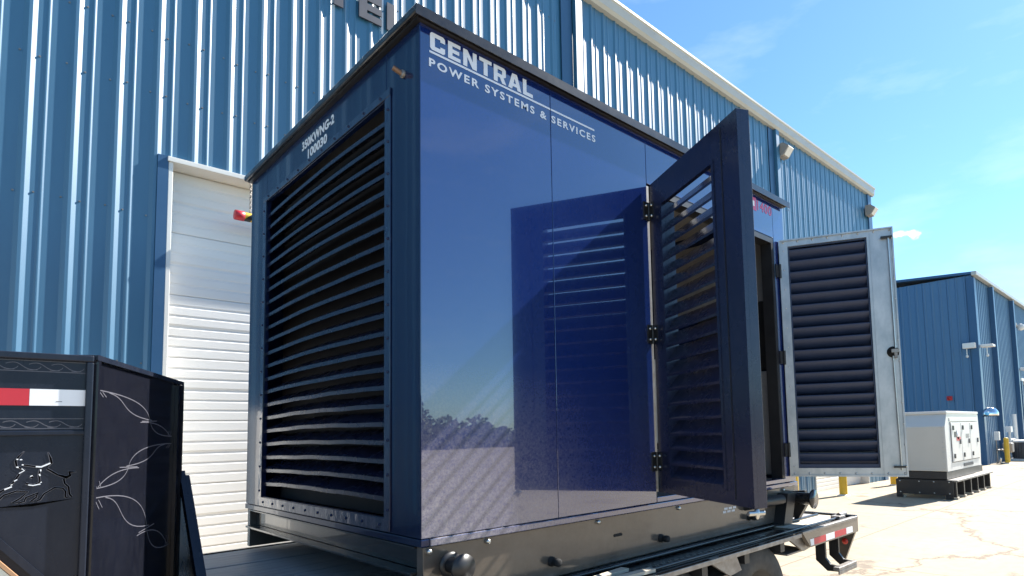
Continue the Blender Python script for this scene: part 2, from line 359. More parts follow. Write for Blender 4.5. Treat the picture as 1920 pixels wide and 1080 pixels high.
def tag(o, label=None, cat=None, group=None, kind=None):
    if label: o['label'] = label
    if cat: o['category'] = cat
    if group: o['group'] = group
    if kind: o['kind'] = kind
    return o
def thing(name, loc, label, cat, group=None):
    o = bpy.data.objects.new(name, None); COL.objects.link(o); o.location = loc; o.empty_display_size = 0.2
    WORLD[o.name] = Matrix.Translation(loc)
    return tag(o, label, cat, group)
def link_copy(o, parent, delta):
    """another piece sharing the mesh, moved by delta, same parent"""
    c = o.copy(); COL.objects.link(c)                 # the copy keeps its parent
    c.location = o.location + Vector(delta)
    WORLD[c.name] = Matrix.Identity(4)
    return c
def copy_thing(root, loc, label):
    r = root.copy(); COL.objects.link(r); r.location = loc; r['label'] = label
    for ch in list(root.children):
        mi = ch.matrix_parent_inverse.copy()
        c = ch.copy(); COL.objects.link(c); c.parent = r; c.matrix_parent_inverse = mi
        for g in list(ch.children):
            mj = g.matrix_parent_inverse.copy()
            d = g.copy(); COL.objects.link(d); d.parent = c; d.matrix_parent_inverse = mj
    return r

dg = bpy.context.evaluated_depsgraph_get
def text_mb(txt, o, u, v, n, width=None, height=None, bold=0.0, space=1.0, depth=0.0):
    """flat print: built-in font turned into polygons; fitted into width x height starting at o"""
    c = bpy.data.curves.new('tmp_text', 'FONT'); c.body = txt; c.size = 1.0; c.offset = bold; c.space_character = space
    c.resolution_u = 3
    ob = bpy.data.objects.new('tmp_text', c); COL.objects.link(ob)
    me = bpy.data.meshes.new_from_object(ob.evaluated_get(dg()))
    pts = [tuple(p.co) for p in me.vertices]; fs = [tuple(p.vertices) for p in me.polygons]
    bpy.data.objects.remove(ob); bpy.data.curves.remove(c); bpy.data.meshes.remove(me)
    return fit(pts, fs, o, u, v, n, width, height)
def fit(pts, fs, o, u, v, n, width, height):
    x0 = min(p[0] for p in pts); x1 = max(p[0] for p in pts); y0 = min(p[1] for p in pts); y1 = max(p[1] for p in pts)
    sx = width / (x1 - x0) if width else 1; sy = height / (y1 - y0) if height else sx
    if not width: sx = sy
    o, u, v, n = map(Vector, (o, u, v, n))
    vs = [o + u * (p[0] - x0) * sx + v * (p[1] - y0) * sy + n for p in pts]
    if u.cross(v).dot(n) < 0: fs = [f[::-1] for f in fs]
    return MB().add(vs, fs)
def block_letters(shapes, o, u, v, n, width, height):
    """letters given as outlines (first) and holes, filled by a 2D curve"""
    pts, fs, x = [], [], 0.0
    for w, loops in shapes:
        c = bpy.data.curves.new('tmp_curve', 'CURVE'); c.dimensions = '2D'; c.fill_mode = 'BOTH'
        for lp in loops:
            sp = c.splines.new('POLY'); sp.points.add(len(lp) - 1); sp.use_cyclic_u = True
            for p, q in zip(sp.points, lp): p.co = (q[0], q[1], 0, 1)
        ob = bpy.data.objects.new('tmp_curve', c); COL.objects.link(ob)
        me = bpy.data.meshes.new_from_object(ob.evaluated_get(dg()))
        b = len(pts); pts += [(p.co[0] + x, p.co[1]) for p in me.vertices]; fs += [tuple(i + b for i in p.vertices) for p in me.polygons]
        bpy.data.objects.remove(ob); bpy.data.curves.remove(c); bpy.data.meshes.remove(me)
        x += w
    return fit(pts, fs, o, u, v, n, width, height)

X_, Y_, Z_ = Vector((1, 0, 0)), Vector((0, 1, 0)), Vector((0, 0, 1))

# ------------------------------------------------------------------ ground
g = MB(); g.add([(-150, -200, 0), (450, -200, 0), (450, 250, 0), (-150, 250, 0)], [(0, 1, 2, 3)])
tag(g.build('ground', M['concrete']), kind='structure')
# far strip of trees beyond the yard (seen mirrored in the glossy side panels)
tr = MB()
def tree_h(x): return 3.6 + 1.3 * math.sin(x * 0.21) + 0.8 * math.sin(x * 0.53 + 1) + 0.5 * math.sin(x * 1.3 + 2)
nx_ = 120
for k in range(nx_):
    x0, x1 = -70 + k * 1.5, -68.5 + k * 1.5
    tr.add([(x0, -62, 0), (x1, -62, 0), (x1, -61.6 + .5 * math.sin(x1), tree_h(x1) * .45), (x0, -61.6 + .5 * math.sin(x0), tree_h(x0) * .45),
            (x1, -63, tree_h(x1) * .86), (x0, -63, tree_h(x0) * .86)], [(1, 0, 3, 2), (2, 3, 5, 4)])
for k in range(16000):
    x = rnd.uniform(-70, 110); h = tree_h(x) + rnd.random() * .5
    z = rnd.random() ** 0.6 * h; y = -61.3 - z / h * 1.6 + rnd.uniform(-.8, .8); a = rnd.uniform(0, 3.14); s_ = rnd.uniform(0.12, 0.34)
    dx, dy, t = math.cos(a) * s_, math.sin(a) * s_, rnd.uniform(-0.5, 0.5)
    tr.add([(x - dx, y - dy, z), (x + dx, y + dy, z + t * s_), (x + dx * .4, y + dy * .4 + t * s_, z + s_), (x - dx * .7, y - dy * .7 + t * s_, z + s_ * .7)], [(0, 1, 2, 3)])
tag(tr.build('treeline', M['leaf']), 'far green strip of trees along the open side of the yard', None, None, 'stuff')

# ------------------------------------------------------------------ ribbed sheet metal
PITCH, RIB0 = 0.305, 0.226                         # RIB0: x of the right foot of a major rib
def rib_profile(xa, xb, yw, d=0.02):
    """points (x, y) of the sheet between xa and xb; ribs stand out towards -y"""
    base = [(-0.092, 0), (-0.089, .001), (-0.062, .0190), (-0.059, d), (-0.037, d), (-0.034, .0190), (-0.003, .0010), (0.0, 0),
            (0.050, 0), (0.053, .0006), (0.063, .0052), (0.066, .006), (0.074, .006), (0.077, .0052), (0.087, .0006), (0.090, 0)]
    pts = []
    k0 = math.floor((xa - RIB0) / PITCH) - 1
    for k in range(k0, k0 + int((xb - xa) / PITCH) + 4):
        pts += [(RIB0 + k * PITCH + a, h) for a, h in base]
    def at(x):
        for (x0, h0), (x1, h1) in zip(pts, pts[1:]):
            if x0 <= x <= x1: return h0 + (h1 - h0) * (x - x0) / (x1 - x0)
        return 0
    res = [(xa, at(xa))] + [p for p in pts if xa + 1e-4 < p[0] < xb - 1e-4] + [(xb, at(xb))]
    return [(x, yw - h) for x, h in res]
def sheet(xa, xb, yw, z0, z1, back=0.03):
    p = rib_profile(xa, xb, yw); n = len(p)
    m = MB()
    m.add([(x, y, z0) for x, y in p] + [(x, y, z1) for x, y in p], [(i, i + 1, i + 1 + n, i + n) for i in range(n - 1)], False)
    m.add([(xa, yw + back, z0), (xb, yw + back, z0), (xb, yw + back, z1), (xa, yw + back, z1)], [(1, 0, 3, 2)])
    return m
WY, EAVE = 6.75, 9.0
DX0, DX1, DZ = 1.20, 5.47, 4.345                  # first roll-up door opening
EX0, EX1, EZ = 14.97, 18.5, 4.0                   # second opening
wh = thing('warehouse', (6.5, WY, 0), 'blue ribbed metal warehouse with a cream gutter and white roll-up doors', 'building')
def near_panels():
    full = None
    PW = 3 * PITCH
    start = RIB0 - 25 * PITCH + 0.02
    x = start
    cuts = [(-100, DX0 - 0.085, 0), (DX0 - 0.085, DX1 + 0.085, DZ + 0.05), (DX1 + 0.085, EX0 - 0.02, 0), (EX0 - 0.02, EX1 + 0.02, EZ + 0.03), (EX1 + 0.02, 19.85, 0)]
    while x < 19.85:
        for a, b, z0 in cuts:
            xa, xb = max(x, a), min(x + PW, b)
            if xb - xa < 0.01: continue
            if abs(xb - xa - PW) < 1e-6 and z0 == 0:
                if full is None:
                    full = sheet(xa, xb, WY, z0, EAVE + 0.1).build('wall_panel', M['wall'], wh); fx = xa
                else: link_copy(full, wh, (xa - fx, 0, 0))
            else:
                sheet(xa, xb, WY, z0, EAVE + 0.1).build('wall_panel', M['wall'], wh)
        x += PW
near_panels()
# other walls and the roof
MB().box((-7.4, WY + 0.04, 0), (-7.3, 40, 9.1)).build('side_wall', M['wall'], wh)
MB().box((19.86, WY + 0.0, 0), (19.96, 40, 9.1)).build('end_wall', M['wall'], wh)
MB().prism([(WY - 0.12, 9.12), (23, 10.6), (40, 9.12), (40, 9.22), (23, 10.7), (WY - 0.12, 9.22)], (-7.6, 0, 0), Y_, Z_, (27.75, 0, 0)).build('roof', M['trim_white'], wh)
# inside face that closes the wall behind the door openings
MB().box((DX0 - 0.05, 7.25, 0), (DX1 + 0.05, 7.3, 4.6)).box((EX0 - 0.1, 7.25, 0), (EX1 + 0.1, 7.3, 4.3)).build('inner_lining', M['matt_black'], wh)
# gutter: a box gutter with a rounded lip
MB().prism([(WY + 0.03, 8.98), (WY - 0.09, 8.98), (WY - 0.135, 9.03), (WY - 0.15, 9.18), (WY - 0.17, 9.20), (WY - 0.17, 9.245), (WY - 0.13, 9.25), (WY - 0.13, 9.225), (WY + 0.03, 9.225)],
           (-7.7, 0, 0), Y_, Z_, (27.8, 0, 0)).build('gutter', M['gutter'], wh)
for xx in (6.82, 13.7):
    MB().box((xx - 0.10, WY - 0.105, 0.02), (xx + 0.06, WY - 0.022, 8.97)).build('downspout', M['wall'], wh, 0.008)
    MB().box((xx - 0.36, WY - 0.032, 0.02), (xx - 0.12, WY - 0.021, 8.97)).build('flat_trim', M['trim_blue'], wh)
MB().box((19.70, WY - 0.06, 0), (19.98, WY - 0.021, 8.97)).build('corner_trim', M['trim_blue'], wh)
# jambs and header of the first door
MB().box((DX0 - 0.09, WY - 0.03, 0), (DX0 - 0.004, WY - 0.002, DZ + 0.05)).build('jamb_trim', M['trim_blue'], wh)
MB().box((DX1 + 0.004, WY - 0.03, 0), (DX1 + 0.09, WY - 0.002, DZ + 0.05)).build('jamb_trim', M['trim_blue'], wh)
MB().box((DX0 - 0.003, WY - 0.028, 0), (DX0 + 0.035, WY + 0.23, DZ)).build('door_jamb', M['trim_white'], wh, 0.004)
MB().box((DX1 - 0.035, WY - 0.028, 0), (DX1 + 0.003, WY + 0.23, DZ)).build('door_jamb', M['trim_white'], wh, 0.004)
MB().box((DX0 - 0.012, WY - 0.045, DZ), (DX1 + 0.012, WY + 0.23, DZ + 0.048)).build('door_header', M['trim_white'], wh, 0.004)
def rollup(x0, x1, z1, yd, sec=0.6205):
    d = MB().box((x0, yd + 0.03, 0.0), (x1, yd + 0.05, z1)).build('rollup_door', M['matt_black'], wh)
    prof = [(0, .004), (0, .026), (.012, .03)]
    for c in (.10, .20, .30, .41, .51):
        big = c == .30
        prof += [(c - .016, .03), (c - .010, .022 if big else .0262), (c + .010, .022 if big else .0262), (c + (.03 if big else .016), .03)]
    prof += [(sec - .016, .03), (sec - .004, .026), (sec - .004, .004)]
    m = MB()
    m.add([(x0 + .003, yd + 0.03 - h, z) for z, h in prof] + [(x1 - .003, yd + 0.03 - h, z) for z, h in prof],
          [(i, i + len(prof), i + 1 + len(prof), i + 1) for i in range(len(prof) - 1)])
    first = m.build('door_section', M['door_white'], d)
    k = 1
    while (k + 0.2) * sec < z1 - 0.0:
        link_copy(first, d, (0, 0, k * sec)); k += 1
    return d
rollup(DX0 + 0.036, DX1 - 0.036, DZ - 0.002, WY + 0.19)
rollup(EX0 + 0.036, EX1 - 0.036, EZ - 0.002, WY + 0.19)
for xx in (EX0 - 0.003, EX1 - 0.035):
    MB().box((xx, WY - 0.028, 0), (xx + 0.038, WY + 0.23, EZ)).build('door_jamb', M['trim_white'], wh, 0.004)
MB().box((EX0 - 0.012, WY - 0.045, EZ), (EX1 + 0.012, WY + 0.23, EZ + 0.048)).build('door_header', M['trim_white'], wh, 0.004)
# fastener heads, four rows, on both sides of every rib
sc = MB()
for z in (3.79, 5.0, 5.59, 7.1, 8.3, 2.4, 1.2):
    for k in range(-6, 64):
        for off in (-0.105, 0.022):
            x = RIB0 + k * PITCH + off
            if DX0 - 0.15 < x < DX1 + 0.15 and z < DZ + 0.2: continue
            if EX0 - 0.1 < x < EX1 + 0.1 and z < EZ + 0.2: continue
            if 6.4 < x < 6.95 or 13.2 < x < 13.9: continue
            zz = z + rnd.uniform(-.02, .02)
            sc.prism([(.008 * math.cos(t), .008 * math.sin(t)) for t in [math.pi / 3 * q for q in range(6)]], (x, WY, zz), X_, Z_, (0, -0.009, 0))
tag(sc.build('screw_heads', M['worn_steel'], wh), kind='stuff')

# wall lights
def wall_pack(x, y, z, label, w=0.30, h=0.32, dirx=None):
    t = thing('wall_light', (x, y, z), label, 'wall light', 'box lights on the warehouse wall')
    MB().prism([(0, 0), (0, h), (0.16, h), (0.30, h * .62), (0.14, 0)], (x - w / 2, y, z - h / 2), (0, -1, 0), Z_, (w, 0, 0)).build('housing', M['lamp_body'], t, 0.012)
    MB().prism([(0.165, 0.035), (0.292, h * .60), (0.298, h * .57), (0.172, 0.01)], (x - w / 2 + 0.03, y, z - h / 2), (0, -1, 0), Z_, (w - 0.06, 0, 0)).build('lens', M['lamp_glass'], t)
    return t
wall_pack(13.93, WY - 0.022, 8.50, 'larger box light high on the warehouse wall above the open galvanised door')
wall_pack(19.55, WY - 0.062, 8.36, 'box light at the far end corner of the warehouse wall, below the gutter')

# raised sign letters near the top edge of the picture
Z0 = 6.735
def letter_prism(poly, x0, label):
    o = MB().prism(poly, (x0, 6.724, Z0), X_, Z_, (0, -0.02, 0)).build('sign_letter', M['sign_grey'])
    tag(o, label, 'sign letter', 'raised letters of the wall sign')
    for px, pz in ((0.13, 0.05), (0.05, 0.32)):
        MB().tube([(x0 + px, 6.7245, Z0 + pz), (x0 + px, 6.748, Z0 + pz)], 0.008, 6).build('standoff', M['worn_steel'], o)
    return o
letter_prism([(.10, 0), (.21, 0), (.21, .27), (.31, .27), (.31, .36), (0, .36), (0, .27), (.10, .27)], 2.665,
             'grey raised letter T at the top edge, left of the letter E')
letter_prism([(0, 0), (.29, 0), (.29, .085), (.10, .085), (.10, .125), (.29, .125), (.29, .21), (.10, .21), (.10, .25), (.29, .25), (.29, .36), (0, .36)], 3.07,
             'grey raised letter E between its two neighbours on the ribbed wall')
letter_prism([(0, 0), (.27, 0), (.27, .085), (.10, .085), (.10, .36), (0, .36)], 3.43,
             'grey raised letter L whose foot the navy roof corner hides')

# clearance bar hanging on chains in front of the door
cb = thing('clearance_bar', (2.6, 6.655, 3.938), 'yellow and black striped bar with red end hanging on a chain', 'warning bar')
MB().tube([(1.842, 6.655, 3.938), (2.62, 6.655, 3.938)], 0.045, 14).build('bar', M['yellow'], cb)
MB().lathe([(0.0, -0.004), (0.046, -0.002), (0.05, 0.0), (0.05, 0.085), (0.0455, 0.087)], (1.757, 6.655, 3.938), X_, 16).build('end_cap', M['red'], cb)
first = None
for k in range(5):
    m = MB(); x0 = 1.882 + k * 0.15; vs = []
    for q in range(14):
        t = 2 * math.pi * q / 14; sh = 0.05 * math.cos(t)
        for dx in (0, 0.065): vs.append((x0 + dx + sh, 6.655 + 0.0465 * math.sin(t), 3.938 + 0.0465 * math.cos(t)))
    m.add(vs, [(2 * q, 2 * ((q + 1) % 14), 2 * ((q + 1) % 14) + 1, 2 * q + 1) for q in range(14)], True)
    if first is None: first = m.build('stripe', M['black'], cb)
    else: link_copy(first, cb, (k * 0.15, 0, 0))
ch = MB()
for xx in (1.90, 2.55):
    for k in range(13):
        z = 3.998 + k * 0.028; r = 0.015
        if k % 2: pts = [(xx + .009 * math.cos(t), 6.655, z + r * 1.2 * math.sin(t)) for t in [2 * math.pi * q / 8 for q in range(9)]]
        else: pts = [(xx, 6.655 + .009 * math.cos(t), z + r * 1.2 * math.sin(t)) for t in [2 * math.pi * q / 8 for q in range(9)]]
        ch.tube(pts, 0.0035, 5, False)
    ch.tube([(xx, 6.655, 4.36), (xx, 6.704, 4.375)], 0.008, 6)
    ch.box((xx - .02, 6.685, 4.35), (xx + .02, 6.704, 4.392))
ch.build('chain', M['worn_steel'], cb)

# ------------------------------------------------------------------ second blue building
fb = thing('metal_building', (36, 6, 0), 'second blue metal building at the far end of the yard', 'building')
FX, FY, FH = 28.64, 5.93, 7.72
def simple_sheet(p0, along, out, length, z0, z1, name, pitch=0.305):
    p0, along, out = Vector(p0), Vector(along), Vector(out); pts = []
    k = 0
    while k * pitch < length - 0.01:
        for a, h in ((0, 0), (0.20, 0), (0.225, 0.028), (0.275, 0.028), (0.30, 0)):
            if k * pitch + a <= length: pts.append(p0 + along * (k * pitch + a) + out * h)
        k += 1
    n = len(pts)
    fs = [(i, i + 1, i + 1 + n, i + n) for i in range(n - 1)]
    if along.cross(Z_).dot(out) < 0: fs = [f[::-1] for f in fs]
    MB().add([p + Z_ * z0 for p in pts] + [p + Z_ * z1 for p in pts], fs).build(name, M['wall_far'], fb)
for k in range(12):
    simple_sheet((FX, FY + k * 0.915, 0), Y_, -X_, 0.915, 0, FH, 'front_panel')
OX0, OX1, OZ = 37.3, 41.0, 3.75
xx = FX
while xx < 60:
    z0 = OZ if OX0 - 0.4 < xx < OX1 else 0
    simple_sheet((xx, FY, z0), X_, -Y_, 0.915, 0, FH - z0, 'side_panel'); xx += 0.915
MB().box((FX + .05, FY + .06, 0), (FX + .1, 40, FH)).box((FX + .1, 39.9, 0), (60, 40, FH)).box((59.9, FY + .06, 0), (60, 39.9, FH)).box((OX0 - .6, FY + 2.0, 0), (OX1 + .9, FY + 2.1, 4.2)).build('back_wall', M['matt_black'], fb)
MB().prism([(FY - .1, FH + .02), (23, FH + 1.2), (40, FH), (40, FH + .1), (23, FH + 1.3), (FY - .1, FH + .12)], (FX - .12, 0, 0), Y_, Z_, (31.5, 0, 0)).build('roof', M['trim_blue'], fb)
MB().box((FX - .14, FY - .22, FH - .04), (60.1, FY - .03, FH + .13)).build('gutter', M['gutter'], fb, 0.02)
MB().box((FX - .09, FY - .10, 0), (FX + .17, FY + .16, FH - .11)).build('corner_trim', M['trim_blue'], fb)
for xx, w_ in ((31.4, .22), (35.7, .22), (44.0, .22), (50.0, .22)):
    MB().box((xx - w_ / 2, FY - .22, 0), (xx + w_ / 2, FY - .03, FH - .11)).build('downspout', M['trim_blue'], fb, 0.01)
MB().box((OX0 - .25, FY - .08, OZ), (OX1 + .1, FY + .5, OZ + .14)).build('door_header', M['trim_white'], fb)
MB().box((OX0 - .25, FY - .08, 0), (OX0 - .12, FY + .5, OZ - .003)).build('door_jamb', M['trim_blue'], fb)

def flood(x, y, z, along, label, w=0.5):
    t = thing('flood_light', (x, y, z), label, 'flood light', 'lights on the second building')
    a = Vector(along)
    MB().box((x - w / 2, y - .42, z - .06), (x + w / 2, y - .12, z + .06)).build('lamp_head', M['trim_white'], t, 0.015)
    MB().box((x - w / 2 + .03, y - .40, z - .068), (x + w / 2 - .03, y - .14, z - .061)).build('lens', M['lamp_glass'], t)
    MB().box((x - .05, y - .13, z - .04), (x + .05, y + .02, z + .04)).build('bracket', M['lamp_body'], t)
flood(36.9, FY - .02, 4.3, X_, 'slim white light above the dark opening of the second building', .9)
cl = thing('corner_light', (FX - .1, FY, 4.78), 'white twin light wrapped round the corner of the second building', 'flood light', 'lights on the second building')
MB().box((FX - .34, FY - .02, 4.70), (FX - .095, FY + .42, 4.92)).build('lamp_head', M['trim_white'], cl, 0.02)
MB().box((FX + .10, FY - .55, 4.74), (FX + .55, FY - .105, 4.84)).build('lamp_head', M['trim_white'], cl, 0.02)
MB().tube([(FX - .2, FY + .3, 4.70), (FX - .2, FY + .3, 4.42)], .02, 8).lathe([(0, -.06), (.06, -.02), (.05, .05), (0, .07)], (FX - .2, FY + .3, 4.38), Z_, 10).build('sensor_bulb', M['lamp_glass'], cl)
MB().tube([(FX + .3, FY - .3, 4.73), (FX + .3, FY - .3, 4.45)], .02, 8).lathe([(0, -.06), (.06, -.02), (.05, .05), (0, .07)], (FX + .3, FY - .3, 4.40), Z_, 10).build('sensor_bulb', M['lamp_glass'], cl)
bl = thing('bulb_light', (36.7, FY - .05, 6.45), 'small globe light under the gutter of the second building', 'flood light', 'lights on the second building')
MB().box((36.45, FY - .12, 6.4), (36.75, FY - .03, 6.62)).build('bracket', M['lamp_body'], bl)
MB().lathe([(0, -.2), (.12, -.16), (.17, -.04), (.13, .1), (0, .16)], (36.75, FY - .26, 6.42), Z_, 14).build('globe', M['lamp_glass'], bl)
al = thing('alarm_box', (FX - .03, 7.0, 2.73), 'small red alarm box on the front of the second building', 'alarm')
MB().box((FX - .10, 6.9, 2.64), (FX - .03, 7.1, 2.82)).build('housing', M['red'], al, 0.01)
MB().lathe([(0, .07), (.05, .05), (.07, 0)], (FX - .10, 7.0, 2.73), -X_, 12).build('strobe_lens', M['lens_red'], al)
cm_ = thing('convex_mirror', (28.35, 5.62, 2.1), 'silver half dome mirror on the corner of the second building', 'mirror')
MB().lathe([(0.28 * math.cos(t), 0.28 * math.sin(t)) for t in [math.pi / 2 * q / 9 - .25 for q in range(11)]], (28.35, 5.57, 2.02), Z_, 28).build('dome', M['mirror'], cm_)
MB().lathe([(0.0, -.09), (0.274, -.088), (0.285, -.06)], (28.35, 5.57, 2.02), Z_, 28).build('rim', M['black'], cm_)
MB().tube([(28.35, 5.57, 1.95), (28.6, 5.83, 1.95)], .02, 8).build('bracket', M['worn_steel'], cm_)

# utilities in front of the second building
ac = thing('condenser_unit', (32.9, 5.2, 0), 'dark grey air conditioning unit on the ground beside the wall', 'air conditioner')
MB().lathe([(0.0, .08), (.52, .08), (.54, .12), (.54, .78), (.50, .82), (0, .82)], (32.9, 5.2, 0), Z_, 28).build('casing', M['ac_grey'], ac)
MB().lathe([(.555, .80), (.56, .84), (.40, .90), (0, .91)], (32.9, 5.2, 0), Z_, 28).build('top_cap', M['trim_white'], ac)
fin = MB()
for q in range(28):
    t = 2 * math.pi * q / 28
    fin.box((32.9 + .545 * math.cos(t) - .008, 5.2 + .545 * math.sin(t) - .008, .12), (32.9 + .545 * math.cos(t) + .008, 5.2 + .545 * math.sin(t) + .008, .78))
tag(fin.build('guard_bars', M['black'], ac), kind='stuff')
MB().box((32.2, 4.5, 0), (33.6, 5.8, .08)).build('pad', M['trim_white'], ac)
gm = thing('gas_meter', (30.7, 5.75, 0), 'grey gas meter with pipes behind the far yellow bollard', 'meter')
MB().box((30.7, 5.35, .42), (31.1, 5.7, .82)).build('meter_body', M['lamp_body'], gm, 0.04)
MB().tube([(30.2, 5.65, .55), (30.9, 5.65, .55), (30.9, 5.65, 0.0)], .035, 8).build('pipe', M['lamp_body'], gm)
MB().tube([(30.75, 5.5, .0), (30.75, 5.5, .42)], .04, 8).build('pipe', M['worn_steel'], gm)
MB().tube([(30.2, 5.7, .55), (29.8, 5.7, .55)], .03, 8).build('pipe', M['worn_steel'], gm)
eb = thing('conduit_box', (29.9, 5.8, 0), 'pale electrical box on a conduit by the corner of the second building', 'electrical box')
MB().box((29.82, 5.62, .95), (30.02, 5.80, 1.30)).build('box_body', M['trim_white'], eb, 0.01)
MB().tube([(29.9, 5.75, 0), (29.9, 5.75, .95)], .03, 8).build('conduit', M['worn_steel'], eb)
MB().tube([(29.9, 5.6, .03), (29.35, 5.55, .10), (29.2, 5.5, .25)], .035, 8).build('elbow', M['trim_white'], eb)
sp = thing('service_riser', (33.4, 5.8, 0), 'tall pale pipe riser with a cross arm above the air conditioning unit', 'pipe')
MB().tube([(33.9, 5.75, 0), (33.9, 5.75, 2.05)], .09, 10).build('pipe', M['trim_white'], sp)
MB().tube([(32.4, 5.75, .92), (33.9, 5.75, .92)], .04, 8).build('cross_arm', M['trim_white'], sp)
MB().box((32.1, 5.6, 1.25), (32.5, 5.8, 1.5)).tube([(32.3, 5.7, .4), (32.3, 5.7, 1.3)], .05, 8).build('junction_box', M['trim_white'], sp)

# bollards
def bollard(x, y, label):
    t = thing('bollard', (x, y, 0), label, 'bollard', 'yellow steel bollards')
    MB().lathe([(.092, 0), (.092, 1.0), (.085, 1.03), (.05, 1.055), (0, 1.06)], (x, y, 0), Z_, 20).build('post', M['yellow'], t)
    MB().lathe([(.15, .004), (.13, .02), (.0925, .03)], (x, y, 0), Z_, 20).build('footing', M['trim_white'], t)
    return t
b0 = bollard(12.22, 5.97, 'yellow bollard just behind the lifting pipe of the navy enclosure')
copy_thing(b0, (14.93, 6.05, 0), 'yellow bollard at the left jamb of the far roll-up door')
copy_thing(b0, (18.17, 5.95, 0), 'yellow bollard at the end of the far roll-up door, behind the white generator')
copy_thing(b0, (30.03, 5.43, 0), 'most distant yellow bollard, standing before the grey gas meter')

# white cabinet between the trailer and the wall: hidden by the trailer neck, but mirrored in the enclosure's end
wc = thing('storage_cabinet', (.3, 6.3, 0), 'white storage cabinet by the wall behind the trailer neck', 'cabinet')
MB().box((.28, 5.95, .08), (.82, 6.6, 1.95)).build('carcass', M['door_white'], wc, 0.01)
MB().box((.8205, 5.99, .12), (.838, 6.27, 1.90)).build('cabinet_door', M['door_white'], wc, 0.004)
MB().box((.8205, 6.275, .12), (.838, 6.56, 1.90)).build('cabinet_door', M['door_white'], wc, 0.004)
MB().box((.31, 5.98, 0), (.79, 6.57, .0795)).build('plinth', M['black'], wc)

# ------------------------------------------------------------------ white generator on its stand
gs = thing('white_generator', (16.8, 4.4, .6), 'white boxy generator set standing on a black steel stand', 'generator')
gx0, gx1, gy0, gy1, gz0, gz1 = 15.25, 18.25, 3.87, 4.93, .61, 1.93
MB().prism([(gx0, gz0), (gx1, gz0), (gx1 + .06, gz0 + .5), (gx1, 1.86), (gx1 - .1, gz1), (gx0 + .22, gz1), (gx0, 1.615)], (0, gy0, 0), X_, Z_, (0, gy1 - gy0, 0)).build('body', M['genset_white'], gs, 0.02)
MB().box((gx0 - .008, gy0 + .02, gz0 + .01), (gx0 - .0005, gy1 - .02, 1.60)).build('front_panel', M['genset_front'], gs)
MB().box((gx0 + .15, gy0 - .015, gz1 - .035), (gx1 - .02, gy1 + .015, gz1 + .025)).build('roof', M['genset_white'], gs, 0.012)
MB().box((gx0 + .35, gy0 - .014, 1.72), (gx1 - .25, gy0 - .001, 1.80)).build('rain_rail', M['genset_white'], gs, 0.005)
MB().box((gx0 + .40, gy0 - .006, .785), (gx0 + 2.87, gy0 - .0008, 1.705)).build('door_surround', M['ac_grey'], gs)
for k, (a, b) in enumerate(((.42, 1.22), (1.25, 2.02), (2.05, 2.85))):
    d = MB().box((gx0 + a, gy0 - .022, .80), (gx0 + b, gy0 - .002, 1.69)).build('door', M['genset_white'], gs, 0.01)
    for z in (.93, 1.57):
        MB().box((gx0 + a + .10, gy0 - .042, z - .05), (gx0 + a + .17, gy0 - .0225, z + .05)).build('latch', M['black'], d)
    MB().box((gx0 + b - .17, gy0 - .04, 1.19), (gx0 + b - .10, gy0 - .0225, 1.30)).build('handle', M['ac_grey'], d)
dd = MB().box((gx0 + .62, gy0 - .026, 1.36), (gx0 + 1.12, gy0 - .0225, 1.48)).build('decal', M['black'], gs)
MB().box((gx0 + .80, gy0 - .027, 1.27), (gx0 + 1.14, gy0 - .0225, 1.355)).build('decal', M['red'], gs)
MB().lathe([(0, .0005), (.12, .0005), (.12, 0)], (gx0 + .93, gy0 - .0265, 1.42), -Y_, 16).build('decal_emblem', M['white'], gs)
ln = MB()
for k in range(4): ln.box((gx0 + 1.62, gy0 - .024, 1.40 - k * .025), (gx0 + 1.95 - .05 * (k % 2), gy0 - .0225, 1.412 - k * .025))
ln.build('notice_print', M['ac_grey'], gs)
MB().box((gx0 + 1.35, gy0 - .012, .66), (gx0 + 2.2, gy0 - .001, .73)).build('vent_strip', M['ac_grey'], gs)
bt = MB()
for k in range(9): bt.lathe([(.014, 0), (.012, .012), (0, .014)], (gx0 - .0085, gy0 + .06, .70 + k * .11), -X_, 8)
tag(bt.build('rivets', M['steel'], gs), kind='stuff')
st = thing('steel_stand', (16.9, 4.4, 0), 'black steel stand with legs under the white generator', 'stand')
MB().box((15.23, 3.78, .09), (15.26, 4.95, .42)).build('front_plate', M['black'], st, 0.004)
MB().box((15.27, 3.90, .43), (18.5, 4.92, .60)).build('base_frame', M['black'], st, 0.01)
MB().box((15.28, 3.70, .385), (18.62, 3.90, .425)).build('top_rail', M['worn_steel'], st, 0.004)
MB().box((15.28, 4.84, .385), (18.62, 4.95, .425)).build('top_rail', M['black'], st, 0.004)
leg = None; foot = None
for k in range(6):
    x = 15.30 + k * .62
    if leg is None:
        leg = MB().box((x, 3.74, .055), (x + .07, 3.89, .384)).box((x, 3.89, .25), (x + .05, 4.84, .38)).box((x, 4.85, .055), (x + .07, 4.94, .384)).build('leg', M['black'], st)
        foot = MB().box((x - .01, 3.72, .0), (x + .13, 3.92, .054)).box((x - .01, 4.80, .0), (x + .13, 4.96, .054)).build('foot_block', M['timber'], st)
    else:
        link_copy(leg, st, (k * .62, 0, 0)); link_copy(foot, st, (k * .62, 0, 0))
MB().box((15.225, 3.80, .01), (15.29, 3.94, .088)).build('corner_foot', M['black'], st)
MB().box((15.225, 4.82, .01), (15.29, 4.95, .088)).build('corner_foot', M['black'], st)
bt = MB()
for y in (3.86, 4.16, 4.46, 4.86):
    for z in (.13, .38): bt.lathe([(.016, 0), (.014, .012), (0, .014)], (15.23, y, z), -X_, 8)
tag(bt.build('bolts', M['steel'], st), kind='stuff')

